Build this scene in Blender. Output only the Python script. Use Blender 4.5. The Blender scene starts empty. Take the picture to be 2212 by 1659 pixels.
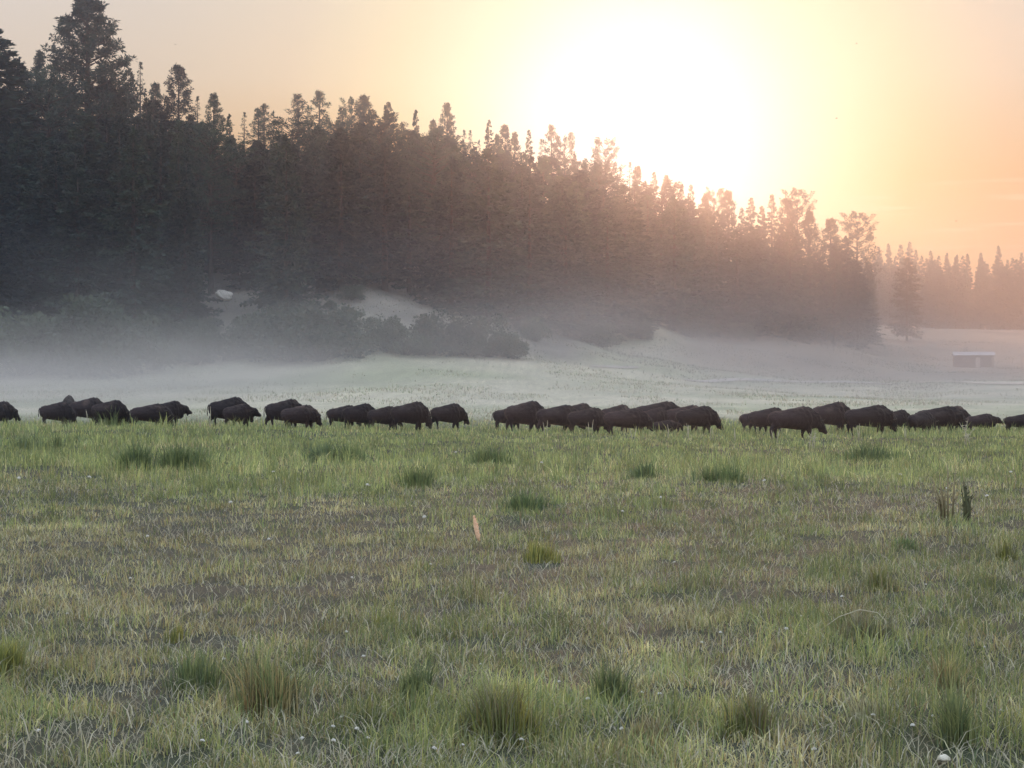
import bpy, bmesh, math, random
import numpy as np
from mathutils import Vector, Matrix

R = math.radians
rnd = random.Random(7)
S = bpy.context.scene
C = S.collection

# ------------------------------------------------------------------ camera, sky, sun, exposure
F = 1911.0            # focal length in pixels of a 1024 px wide frame
CAM_Z = 1.65
HOR = 400.0
cam = bpy.data.cameras.new("camera"); co = bpy.data.objects.new("camera", cam); C.objects.link(co)
cam.sensor_width = 36; cam.lens = F/1024*36; cam.clip_start = 0.1; cam.clip_end = 5000
co.location = (0, 0, CAM_Z); co.rotation_euler = (R(90)+math.atan((HOR-384)/F), 0, 0)
S.camera = co
cam.dof.use_dof = False

SUN_X, SUN_Y = 642, 120
SUN_EL = math.atan((HOR-SUN_Y)/F); SUN_AZ = math.atan((SUN_X-512)/F)    # az measured from +Y towards +X
sdir = Vector((math.sin(SUN_AZ)*math.cos(SUN_EL), math.cos(SUN_AZ)*math.cos(SUN_EL), math.sin(SUN_EL)))
S.view_settings.view_transform = 'Standard'; S.view_settings.look = 'None'
S.view_settings.exposure = 0.0; S.view_settings.gamma = 1.0

class NT:
    def __init__(s, nt): s.nt = nt; nt.nodes.clear()
    def n(s, t, **kw):
        nd = s.nt.nodes.new(t)
        for k, v in kw.items():
            if k.startswith('i_'): nd.inputs[int(k[2:]) if k[2:].isdigit() else k[2:].replace('_', ' ')].default_value = v
            else: setattr(nd, k, v)
        return nd
    def l(s, a, b): s.nt.links.new(a, b)
    def math(s, op, a, b=None, clamp=False):
        m = s.n('ShaderNodeMath', operation=op); m.use_clamp = clamp
        for i, v in enumerate((a, b)):
            if v is None: continue
            if isinstance(v, (int, float)): m.inputs[i].default_value = v
            else: s.l(v, m.inputs[i])
        return m.outputs[0]
    def ramp(s, fac, stops, interp='LINEAR'):
        r = s.n('ShaderNodeValToRGB'); r.color_ramp.interpolation = interp
        e = r.color_ramp.elements
        while len(e) > 1: e.remove(e[-1])
        e[0].position = stops[0][0]; e[0].color = (*stops[0][1], 1)
        for p, c in stops[1:]:
            k = e.new(p); k.color = (*c, 1)
        s.l(fac, r.inputs[0]); return r.outputs[0]
    def mix(s, mode, fac, a, b):
        m = s.n('ShaderNodeMix', data_type='RGBA', blend_type=mode)
        for i, v in ((0, fac), (6, a), (7, b)):
            if isinstance(v, (int, float)): m.inputs[i].default_value = v
            elif isinstance(v, tuple): m.inputs[i].default_value = (*v, 1)
            else: s.l(v, m.inputs[i])
        return m.outputs[2]

world = bpy.data.worlds.new("World"); S.world = world; world.use_nodes = True
w = NT(world.node_tree)
sky = w.n('ShaderNodeTexSky', sky_type='NISHITA'); sky.sun_disc = False
sky.sun_elevation = SUN_EL; sky.sun_rotation = SUN_AZ
sky.air_density = 1.2; sky.dust_density = 1.0; sky.ozone_density = 1.5
tc = w.n('ShaderNodeTexCoord')
nrm = w.n('ShaderNodeVectorMath', operation='NORMALIZE'); w.l(tc.outputs['Generated'], nrm.inputs[0])
dot = w.n('ShaderNodeVectorMath', operation='DOT_PRODUCT'); w.l(nrm.outputs[0], dot.inputs[0]); dot.inputs[1].default_value = sdir
ang = w.math('MULTIPLY', w.math('ARCCOSINE', w.math('MINIMUM', dot.outputs['Value'], 0.9999999)), 180/math.pi/60)   # 0..1 over 60 degrees
# smoke-filled sunset air: bright aureole round the sun fading to a grey cream
aur = w.ramp(ang, [(0.0, (1, 1, .95)), (2.0/60, (.74, .72, .62)), (4.6/60, (.67, .64, .47)), (7.4/60, (.66, .60, .42)), (10.5/60, (.62, .55, .45)), (14.5/60, (.59, .535, .475)),
                   (20/60, (.60, .55, .51)), (32/60, (.62, .69, .84)), (1, (.88, .99, 1.16))])
sep = w.n('ShaderNodeSeparateXYZ'); w.l(nrm.outputs[0], sep.inputs[0])
elr = w.math('MULTIPLY', w.math('ARCSINE', sep.outputs[2]), 180/math.pi/30)
low = w.ramp(elr, [(0.0, (1.0, .60, .40)), (4.0/30, (1.0, .63, .29)), (6.5/30, (1, .68, .34)), (9.5/30, (1, .90, .78)), (13/30, (1, 1, 1)), (1, (1, 1, 1))])
# the glow fades into the low-air tint away from the sun
nearf = w.ramp(ang, [(0.0, (0, 0, 0)), (3/60, (.05, .05, .05)), (5/60, (.35, .35, .35)), (8/60, (.92, .92, .92)), (11/60, (1, 1, 1)), (14/60, (1, 1, 1)), (1, (1, 1, 1))])
tint = w.mix('MIX', nearf, (1.0, 1.0, 1.0), low)
aur = w.mix('MULTIPLY', 1.0, aur, tint)
# thin streaks of cloud low on the right
mp = w.n('ShaderNodeMapping'); mp.inputs['Scale'].default_value = (9, 9, 150); w.l(nrm.outputs[0], mp.inputs[0])
nz = w.n('ShaderNodeTexNoise'); nz.inputs['Scale'].default_value = 1.6; nz.inputs['Detail'].default_value = 5; w.l(mp.outputs[0], nz.inputs['Vector'])
cl = w.ramp(nz.outputs[0], [(0.55, (0, 0, 0)), (0.66, (1, 1, 1))])
band = w.ramp(elr, [(3.6/30, (0, 0, 0)), (4.8/30, (1, 1, 1)), (6.1/30, (1, 1, 1)), (6.8/30, (.08, .08, .08)), (1, (.05, .05, .05))])
azr = w.math('ARCTAN2', sep.outputs[0], sep.outputs[1])
side = w.ramp(w.math('ADD', azr, 0.5), [(0.0, (.15, .15, .15)), (0.64, (.15, .15, .15)), (0.72, (1, 1, 1)), (1, (1, 1, 1))])
clm = w.mix('MULTIPLY', 1.0, w.mix('MULTIPLY', 1.0, cl, band), side)
aur = w.mix('MIX', w.mix('MULTIPLY', 1.0, clm, (.55, .55, .55)), aur, (.66, .50, .30))
bgA = w.n('ShaderNodeBackground'); w.l(aur, bgA.inputs[0]); bgA.inputs[1].default_value = 1.25
smk = w.ramp(ang, [(0.0, (0, 0, 0)), (24/60, (0, 0, 0)), (52/60, (1, 1, 1)), (1, (1, 1, 1))])     # smoke hides the clear sky near the sun
bgN = w.n('ShaderNodeBackground'); w.l(w.mix('MULTIPLY', 1.0, sky.outputs[0], smk), bgN.inputs[0]); bgN.inputs[1].default_value = 0.05
ad = w.n('ShaderNodeAddShader'); w.l(bgA.outputs[0], ad.inputs[0]); w.l(bgN.outputs[0], ad.inputs[1])
wo = w.n('ShaderNodeOutputWorld'); w.l(ad.outputs[0], wo.inputs[0])

sl = bpy.data.lights.new("sun", 'SUN'); sl.energy = 1.1; sl.angle = R(3.0); sl.color = (1, .49, .25)
so = bpy.data.objects.new("sun", sl); C.objects.link(so)
so.rotation_euler = (-sdir).to_track_quat('-Z', 'Y').to_euler()

# ------------------------------------------------------------------ helpers
def tag(o, label=None, cat=None, group=None, kind=None):
    for k, v in (('label', label), ('category', cat), ('group', group), ('kind', kind)):
        if v: o[k] = v
    return o

def empty(name, loc=(0, 0, 0), rz=0.0):
    o = bpy.data.objects.new(name, None); C.objects.link(o)
    o.location = loc; o.rotation_euler = (0, 0, rz); o.empty_display_size = .2
    return o

def mesh_np(name, V, quads=None, tris=None, mat=None, smooth=False):
    """fast mesh from numpy arrays"""
    me = bpy.data.meshes.new(name)
    V = np.asarray(V, dtype=np.float32)
    nq = 0 if quads is None else len(quads); nt_ = 0 if tris is None else len(tris)
    loops = []
    if nq: loops.append(np.asarray(quads, dtype=np.int32).ravel())
    if nt_: loops.append(np.asarray(tris, dtype=np.int32).ravel())
    loops = np.concatenate(loops)
    me.vertices.add(len(V)); me.vertices.foreach_set('co', V.ravel())
    me.loops.add(len(loops)); me.loops.foreach_set('vertex_index', loops)
    me.polygons.add(nq+nt_)
    st = np.concatenate([np.arange(nq)*4, nq*4+np.arange(nt_)*3]).astype(np.int32)
    me.polygons.foreach_set('loop_start', st)
    if smooth: me.polygons.foreach_set('use_smooth', np.ones(nq+nt_, dtype=bool))
    me.update(calc_edges=True)
    if mat: me.materials.append(mat)
    return me

def add_col(me, col, name='col'):
    a = me.attributes.new(name, 'FLOAT_COLOR', 'POINT')
    c = np.ones((len(me.vertices), 4), dtype=np.float32); c[:, :3] = col
    a.data.foreach_set('color', c.ravel())

def ob(name, me, parent=None):
    o = bpy.data.objects.new(name, me); C.objects.link(o)
    if parent: o.parent = parent
    return o

def copy_thing(root, loc, rz, scale=(1, 1, 1)):
    r = root.copy(); C.objects.link(r); r.location = loc; r.rotation_euler = (0, 0, rz); r.scale = scale
    for ch in KIDS[root.name]:
        c = ch.copy(); C.objects.link(c); c.parent = r
        for g in KIDS.get(ch.name, []):
            d = g.copy(); C.objects.link(d); d.parent = c
    return r
KIDS = {}

_T = np.random.RandomState(3).rand(256, 256).astype(np.float32)
def vnoise(x, y):
    xi = np.floor(x).astype(int); yi = np.floor(y).astype(int)
    fx = x-xi; fy = y-yi
    fx = fx*fx*(3-2*fx); fy = fy*fy*(3-2*fy)
    a = _T[xi & 255, yi & 255]; b = _T[(xi+1) & 255, yi & 255]
    c = _T[xi & 255, (yi+1) & 255]; d = _T[(xi+1) & 255, (yi+1) & 255]
    return (a*(1-fx)+b*fx)*(1-fy)+(c*(1-fx)+d*fx)*fy
def fbm(x, y, o=4):
    s = 0; a = .5; t = 0
    for i in range(o):
        s = s+a*vnoise(x*2**i+17.3*i, y*2**i+5.1*i); t += a; a *= .5
    return s/t

# ------------------------------------------------------------------ terrain
# apparent ground heights (pixels of the 768 px frame) by column and distance
GX = np.array([-250, 0, 150, 300, 354, 450, 560, 640, 720, 830, 900, 960, 1024, 1300], float)
GD = np.array([130, 160, 200, 225, 260, 300, 340, 380, 430, 480, 600, 720, 1300], float)
GY = np.array([
 # 130  160  200  225  260  300  340  380  430  480  600  720  1300
 [417, 402, 386, 366, 320, 276, 236, 190, 172, 190, 240, 270, 320],
 [417, 402, 386, 366, 318, 276, 236, 192, 175, 195, 240, 270, 320],
 [417, 402, 385, 362, 312, 272, 238, 205, 192, 205, 245, 275, 320],
 [417, 401, 383, 358, 300, 268, 244, 222, 212, 225, 255, 280, 320],
 [417, 401, 382, 352, 291, 266, 248, 230, 220, 232, 258, 280, 320],
 [417, 401, 382, 364, 320, 290, 262, 240, 232, 240, 262, 285, 320],
 [417, 402, 384, 374, 347, 322, 290, 266, 254, 258, 272, 290, 320],
 [417, 403, 388, 380, 362, 344, 320, 292, 275, 278, 285, 298, 320],
 [417, 404, 392, 387, 374, 358, 345, 322, 304, 300, 305, 308, 322],
 [418, 406, 396, 391, 383, 374, 360, 346, 331, 326, 324, 320, 325],
 [418, 407, 397, 392, 385, 377, 369, 359, 345, 334, 333, 329, 328],
 [418, 407, 397, 393, 386, 379, 372, 365, 349, 338, 335, 330, 328],
 [418, 407, 397, 393, 386, 380, 374, 367, 352, 341, 337, 331, 328],
 [418, 407, 397, 393, 386, 380, 374, 367, 352, 341, 337, 331, 328]], float)
GZ = CAM_Z+(HOR-GY)/F*GD[None, :]
GD2 = np.concatenate([[-100, 112], GD]); GZ = np.hstack([np.zeros((len(GX), 2)), GZ])

def ss(t): t = np.clip(t, 0, 1); return t*t*(3-2*t)

def ground_z(x, y):
    x = np.asarray(x, float); y = np.asarray(y, float)
    yy = np.maximum(y, 60.0)
    X = 512+F*x/yy
    i = np.clip(np.searchsorted(GX, X)-1, 0, len(GX)-2); fi = np.clip((X-GX[i])/(GX[i+1]-GX[i]), 0, 1)
    fi = fi*.5+ss(fi)*.5
    j = np.clip(np.searchsorted(GD2, y)-1, 0, len(GD2)-2); fj = np.clip((y-GD2[j])/(GD2[j+1]-GD2[j]), 0, 1)
    z = (GZ[i, j]*(1-fi)+GZ[i+1, j]*fi)*(1-fj)+(GZ[i, j+1]*(1-fi)+GZ[i+1, j+1]*fi)*fj
    # rolling ground and small hummocks
    k = np.clip(y/40, .25, 1)
    z = z+(fbm(x*.09+3, y*.09+8, 2)-.5)*.24*k
    z = z+(fbm(x*1.1, y*1.1, 3)-.5)*.085*np.clip(1.6-y/60, .15, 1)
    z = z+np.clip((y-130)/150, 0, 1)*(fbm(x*.035+30, y*.035, 3)-.5)*2.4
    # slight rise of the meadow on the left, in front of the herd
    z = z+.25*np.exp(-((y-93)/12)**2)*ss((-x-2)/14)
    return z
def gz1(x, y): return float(ground_z(np.array([x]), np.array([y]))[0])
def at(X, D): return (X-512)/F*D

def greenness(x, y):
    """1 = lush green, 0 = grazed and dry"""
    n = fbm(x*.20+40, y*.10+11, 3); m = fbm(x*1.5+9, y*.8, 3)
    band = ss((y-27)/14)*(1-ss((y-88)/25)*.45)
    near = .25+.05*ss((14-y)/6)
    g = near*(1-band)+.80*band
    return np.clip(g+(n-.5)*1.5*(1-.3*band)+(m-.5)*1.9, 0, 1)

def lerp(a, b, t): return a+(b-a)*t
def ground_col(x, y):
    g = greenness(x, y)[..., None]
    dry = np.array([.105, .105, .065]); grn = np.array([.070, .094, .038])
    c = lerp(dry, grn, g)
    c = c*(.42+.58*ss((y-95)/20))[..., None]  # near soil darkened: shade between the blades painted into its colour
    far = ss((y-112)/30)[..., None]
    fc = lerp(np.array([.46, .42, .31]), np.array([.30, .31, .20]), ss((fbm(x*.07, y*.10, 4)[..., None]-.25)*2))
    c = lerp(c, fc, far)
    X = 512+F*x/np.maximum(y, 60)
    hill = (ss((y-225)/25)*ss((620-X)/60))[..., None]
    c = lerp(c, np.array([.17, .155, .13])*(.45+1.1*fbm(x*.2, y*.2, 4)[..., None]), hill)
    rf = (ss((y-250)/60)*ss((X-640)/80))[..., None]
    c = lerp(c, np.array([.21, .165, .120])*(.35+1.3*fbm(x*.06, y*.03, 4)[..., None]), rf)
    return c*(.7+.6*fbm(x*2.7, y*1.6, 3)[..., None])

def mat_attr(name, rough=.85, noise=30.0, amp=.35, trans=0.0, spec=.25):
    m = bpy.data.materials.new(name); m.use_nodes = True; t = NT(m.node_tree)
    a = t.n('ShaderNodeAttribute', attribute_name='col')
    c = a.outputs[0]
    if noise:
        tcx = t.n('ShaderNodeNewGeometry'); nz = t.n('ShaderNodeTexNoise'); nz.inputs['Scale'].default_value = noise; nz.inputs['Detail'].default_value = 6
        t.l(tcx.outputs['Position'], nz.inputs['Vector'])
        r = t.ramp(nz.outputs[0], [(.3, (1-amp,)*3), (.7, (1+amp,)*3)])
        c = t.mix('MULTIPLY', 1.0, c, r)
    b = t.n('ShaderNodeBsdfPrincipled'); t.l(c, b.inputs['Base Color']); b.inputs['Roughness'].default_value = rough
    b.inputs['Specular IOR Level'].default_value = spec
    o = t.n('ShaderNodeOutputMaterial')
    if trans:
        tr = t.n('ShaderNodeBsdfTranslucent'); t.l(c, tr.inputs[0])
        mx = t.n('ShaderNodeMixShader'); mx.inputs[0].default_value = trans
        t.l(b.outputs[0], mx.inputs[1]); t.l(tr.outputs[0], mx.inputs[2]); t.l(mx.outputs[0], o.inputs[0])
    else: t.l(b.outputs[0], o.inputs[0])
    return m
M = {}
M['ground'] = mat_attr('meadow_soil', noise=9.0, amp=.4)
M['blade'] = mat_attr('grass_blades', noise=0, trans=.35, rough=.6)
M['petal'] = mat_attr('petals', noise=0, trans=.2, rough=.7)

def mat_plain(name, col, col2=None, rough=.8, scale=4.0, trans=0.0, rand=0.0, spec=.25, metal=0.0, bump=0.0):
    m = bpy.data.materials.new(name); m.use_nodes = True; t = NT(m.node_tree)
    tcx = t.n('ShaderNodeTexCoord'); nz = t.n('ShaderNodeTexNoise'); nz.inputs['Scale'].default_value = scale; nz.inputs['Detail'].default_value = 6
    t.l(tcx.outputs['Object'], nz.inputs['Vector'])
    c = t.ramp(nz.outputs[0], [(.35, col), (.65, col2 or col)])
    if rand:
        oi = t.n('ShaderNodeObjectInfo')
        c = t.mix('MULTIPLY', 1.0, c, t.ramp(oi.outputs['Random'], [(0, (1-rand, 1-rand, 1-rand*.7)), (1, (1+rand, 1+rand*.8, 1+rand*.4))]))
    b = t.n('ShaderNodeBsdfPrincipled'); t.l(c, b.inputs['Base Color']); b.inputs['Roughness'].default_value = rough
    b.inputs['Specular IOR Level'].default_value = spec; b.inputs['Metallic'].default_value = metal
    if bump:
        bp = t.n('ShaderNodeBump'); bp.inputs['Strength'].default_value = bump; bp.inputs['Distance'].default_value = .05
        n2 = t.n('ShaderNodeTexNoise'); n2.inputs['Scale'].default_value = scale*4; n2.inputs['Detail'].default_value = 5
        t.l(tcx.outputs['Object'], n2.inputs['Vector']); t.l(n2.outputs[0], bp.inputs['Height']); t.l(bp.outputs[0], b.inputs['Normal'])
    o = t.n('ShaderNodeOutputMaterial')
    if trans:
        tr = t.n('ShaderNodeBsdfTranslucent'); t.l(c, tr.inputs[0])
        mx = t.n('ShaderNodeMixShader'); mx.inputs[0].default_value = trans
        t.l(b.outputs[0], mx.inputs[1]); t.l(tr.outputs[0], mx.inputs[2]); t.l(mx.outputs[0], o.inputs[0])
    else: t.l(b.outputs[0], o.inputs[0])
    return m
M['needle'] = mat_plain('conifer_needles', (.016, .033, .032), (.042, .068, .052), scale=.5, trans=.2, rand=.5)
M['bark'] = mat_plain('bark', (.035, .027, .023), (.07, .052, .042), scale=3, bump=.6)
M['leaf'] = mat_plain('shrub_leaves', (.060, .082, .058), (.10, .12, .085), scale=.5, trans=.25, rand=.2)
M['hide'] = None

def build_ground():
    a = np.linspace(-1, 1, 261); xs = np.sign(a)*(np.abs(a)*14+(np.abs(a)**4)*700)
    b = np.linspace(0, 1, 520); ys = -60+b*0
    ys = np.concatenate([np.linspace(-60, 4, 12)[:-1], 4+np.cumsum(np.concatenate([[0], .06*1.0158**np.arange(360)]))])
    ys = np.concatenate([ys[ys < 1240], [1290]])
    Xg, Yg = np.meshgrid(xs, ys)
    Z = ground_z(Xg, Yg)
    V = np.stack([Xg, Yg, Z], -1).reshape(-1, 3)
    ny, nx = Xg.shape; idx = np.arange(ny*nx).reshape(ny, nx)
    q = np.stack([idx[:-1, :-1], idx[:-1, 1:], idx[1:, 1:], idx[1:, :-1]], -1).reshape(-1, 4)
    me = mesh_np('ground', V, quads=q, mat=M['ground'], smooth=True)
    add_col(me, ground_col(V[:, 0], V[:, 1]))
    o = ob('ground', me); tag(o, 'grazed meadow ground rising to a wooded hillside', kind='structure')
    print('ground', V.shape, ys[-1])
build_ground()

# ------------------------------------------------------------------ grass
def blades(rs, x, y, z, h, wd, lean, az, col, bend=.5):
    """one tapered, bent blade per entry -> V (n*5), quads, tris, colours"""
    n = len(x)
    dx = np.cos(az); dy = np.sin(az)                                   # lean direction
    # blade faces mostly across the lean, random turn
    fa = az+np.pi/2+rs.uniform(-.9, .9, n); wx = np.cos(fa)*wd/2; wy = np.sin(fa)*wd/2
    m1 = h*.5; l1 = lean*.30*h; l2 = lean*h
    zt = h*np.sqrt(np.clip(1-(lean*.85)**2, .03, 1))
    P = np.zeros((n, 5, 3), np.float32)
    P[:, 0] = np.stack([x-wx, y-wy, z-.01], -1); P[:, 1] = np.stack([x+wx, y+wy, z-.01], -1)
    P[:, 2] = np.stack([x+dx*l1+wx*.8, y+dy*l1+wy*.8, z+zt*.62], -1); P[:, 3] = np.stack([x+dx*l1-wx*.8, y+dy*l1-wy*.8, z+zt*.62], -1)
    P[:, 4] = np.stack([x+dx*l2, y+dy*l2, z+zt], -1)
    b = np.arange(n)*5
    q = np.stack([b, b+1, b+2, b+3], -1); t = np.stack([b+3, b+2, b+4], -1)
    cc = np.repeat(col[:, None, :], 5, 1)
    return P.reshape(-1, 3), q, t, cc.reshape(-1, 3)

PAL_G = np.array([[.160, .205, .090], [.215, .250, .105], [.120, .165, .080], [.26, .285, .125], [.15, .19, .11]])
PAL_D = 1.08*np.array([[.28, .25, .165], [.20, .175, .115], [.34, .31, .22], [.15, .13, .095], [.25, .235, .19], [.22, .165, .105]])*np.array([1.15, 1.24, 1.08])

def blade_cols(rs, g, n):
    isg = rs.rand(n) < (.10+.82*g)
    ig = PAL_G[rs.randint(0, 5, n)]; idr = PAL_D[rs.randint(0, 6, n)]
    c = np.where(isg[:, None], ig, idr)
    return c*rs.uniform(.75, 1.2, (n, 1)), isg

def build_meadow():
    rs = np.random.RandomState(11)
    parts = []
    def emit(n_of_rho, y0, y1, step, hs):
        pass
    # sample y with density rho(y)
    ybins = np.exp(np.linspace(np.log(6.3), np.log(122), 90)); X_, Y_ = [], []
    for a, b in zip(ybins[:-1], ybins[1:]):
        ym = (a+b)/2; rho = 3000*(8.6/ym)**1.75; half = .31*ym+1.4
        n = int(rho*(b-a)*2*half)
        X_.append(rs.uniform(-half, half, n)); Y_.append(rs.uniform(a, b, n))
    x = np.concatenate(X_); y = np.concatenate(Y_)
    # clump: reject in bare patches
    cl = fbm(x*3.1, y*3.1, 3); bare = fbm(x*.5+70, y*.45+20, 3)
    keep = rs.rand(len(x)) < np.clip((cl-.34)*3.6, .06, 1)*np.clip((bare-.30)*6, .45, 1)
    x, y, cl, bare = x[keep], y[keep], cl[keep], bare[keep]
    n = len(x); z = ground_z(x, y); g = greenness(x, y)
    c, isg = blade_cols(rs, g, n)
    c = c*(.36+1.38*fbm(x*2.6+31, y*1.6+7, 3))[:, None]*(.74+.58*fbm(x*.7+3, y*.28+17, 3))[:, None]
    c = c*np.array([1.06, 1.02, .90])*(1.24+.18*ss((y-32)/12))[:, None]*np.array([1.03, 1.0, .95])
    tall = fbm(x*.9+50, y*.45+5, 3)
    lush = ss((y-30)/14)
    h = rs.uniform(.03, .10, n)*(.35+1.6*np.clip((cl-.28)*1.9, 0, 1.3))
    h = h*np.where(isg, 1.25, .9)
    h = h*(1+(.25+g)*.9*ss((tall-.56)*6)*(1-lush)+lush*(.35+1.9*ss((tall-.44)*5))*(1-.6*ss((y-45)/15)*(1-ss((y-78)/8))*ss((x+12)/12))*(1-.25*ss((y-62)/14)*(1-ss((-x-4)/12)))*(1+.5*np.exp(-((y-100)/9)**2)*ss((-x+2)/10))*(1+.45*ss((y-80)/4)*ss((x-1)/5)))
    h = h*(1-.35*ss((y-118)/20))
    lean = np.where(isg, rs.uniform(.05, 1.1, n), rs.uniform(.45, 1.15, n))
    lean = np.where(lush > .5, lean*.8, lean)
    pw = np.maximum(rs.uniform(.0032, .0078, n), y/F*rs.uniform(.42, .85, n))
    az = rs.uniform(0, 2*np.pi, n)
    parts.append(blades(rs, x, y, z, h, pw, lean, az, c))
    # scattered longer green or straw blades standing out of the sward
    n2 = 16000
    yy = 6.5*np.exp(rs.rand(n2)*np.log(110/6.5)); xx = rs.uniform(-1, 1, n2)*(.31*yy+1.2)
    k = rs.rand(n2) < np.clip((fbm(xx*.8+4, yy*.6, 3)-.38)*4, .05, 1); xx, yy = xx[k], yy[k]; n2 = len(xx)
    c2, g2 = blade_cols(rs, np.full(n2, .55), n2); c2 *= 1.15
    h2 = rs.uniform(.08, .20, n2)*np.where(yy > 35, 1.2, 1)
    parts.append(blades(rs, xx, yy, ground_z(xx, yy), h2, np.maximum(rs.uniform(.004, .007, n2), yy/F*.75), rs.uniform(.1, 1.0, n2), rs.uniform(0, 6.28, n2), c2))
    # pale straw lying about
    n3 = 34000
    yy = 6.5*np.exp(rs.rand(n3)*np.log(40/6.5)); xx = rs.uniform(-1, 1, n3)*(.31*yy+1.2)
    c3 = np.array([[.46, .43, .32]])*rs.uniform(.6, 1.25, (n3, 1))
    parts.append(blades(rs, xx, yy, ground_z(xx, yy)+.02, rs.uniform(.05, .20, n3), np.maximum(rs.uniform(.003, .007, n3), yy/F*.6), rs.uniform(.9, 1.15, n3), rs.uniform(0, 6.28, n3), c3))
    off = 0; V, Q, T, K = [], [], [], []
    for v, q, t, k in parts:
        V.append(v); Q.append(q+off); T.append(t+off); K.append(k); off += len(v)
    me = mesh_np('meadow_grass', np.concatenate(V), np.concatenate(Q), np.concatenate(T), M['blade'])
    add_col(me, np.concatenate(K))
    o = ob('meadow_grass', me); tag(o, 'short grazed meadow grass, green and straw coloured, mixed', 'grass', kind='stuff')
    print('grass blades', off//5)
build_meadow()

def build_far_meadow():
    rs = np.random.RandomState(21); n = 150000
    y = rs.uniform(118, 460, n); X = rs.uniform(-60, 1090, n); x = at(X, y)
    cl = fbm(x*.16+5, y*.10+2, 3); keep = (rs.rand(n) < np.clip((cl-.44)*7, .02, 1)) & ((X > 560) | (y < 285))
    x, y, X = x[keep], y[keep], X[keep]; n = len(x)
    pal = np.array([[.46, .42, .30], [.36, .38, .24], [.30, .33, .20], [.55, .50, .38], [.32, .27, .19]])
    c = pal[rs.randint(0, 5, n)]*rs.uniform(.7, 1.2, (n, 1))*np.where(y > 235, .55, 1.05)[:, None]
    h = rs.uniform(.08, .30, n)*np.where(rs.rand(n) < .02, 2.2, 1)
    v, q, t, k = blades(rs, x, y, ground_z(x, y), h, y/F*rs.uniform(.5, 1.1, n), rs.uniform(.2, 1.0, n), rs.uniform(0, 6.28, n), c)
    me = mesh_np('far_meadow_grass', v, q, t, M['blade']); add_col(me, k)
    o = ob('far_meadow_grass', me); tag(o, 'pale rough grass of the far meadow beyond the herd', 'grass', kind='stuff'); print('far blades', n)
build_far_meadow()


# ------------------------------------------------------------------ tussocks of taller grass
def tussock_mesh(seed, n, rad, hgt, pal, spread=.55, wd=.006):
    rs = np.random.RandomState(seed); ns = rs.randint(7, 12) if seed < 128 else 1
    ca = rs.uniform(0, 6.283, ns); cr_ = rad*.58*rs.rand(ns)**.7; cr_ = cr_*(ns > 1); cx = cr_*np.cos(ca)*1.15; cy = cr_*np.sin(ca)*.9
    ch = rs.uniform(.35, 1.0, ns)*(1-.3*(cr_/rad)**2); cq = rad*rs.uniform(.22, .42, ns)*(1 if ns > 1 else 1.6); tint = rs.uniform(.75, 1.25, (ns, 1)); own = rs.randint(0, len(pal), ns)
    k = rs.choice(ns, n, p=(cq/cq.sum()))
    r = cq[k]*np.abs(rs.normal(0, .75, n)); a = rs.uniform(0, 6.283, n)
    x = cx[k]+r*np.cos(a); y = cy[k]+r*np.sin(a)
    h = hgt*ch[k]*rs.uniform(.25, 1.05, n); lean = np.clip(.06+.9*spread*rs.rand(n)**1.3+.2*(r/rad), 0, 1.1)
    pick = np.where(rs.rand(n) < .5, own[k], rs.randint(0, len(pal), n))
    c = pal[pick]*rs.uniform(.7, 1.25, (n, 1))*tint[k]
    az = np.where(rs.rand(n) < .6, a, rs.uniform(0, 6.283, n))
    v, q, t, k2 = blades(rs, x, y, np.zeros(n), h, wd*rs.uniform(.7, 1.3, n), lean, az, c)
    me = mesh_np('grass_tussock', v, q, t, M['blade']); add_col(me, k2); return me

DG = PAL_G*np.array([.92, 1.0, .92]); YG = PAL_G*np.array([1.35, 1.15, .8]); BR = np.vstack([PAL_D*.9, PAL_G[:2]])
OD = PAL_D*np.array([1.0, .90, .76])
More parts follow.
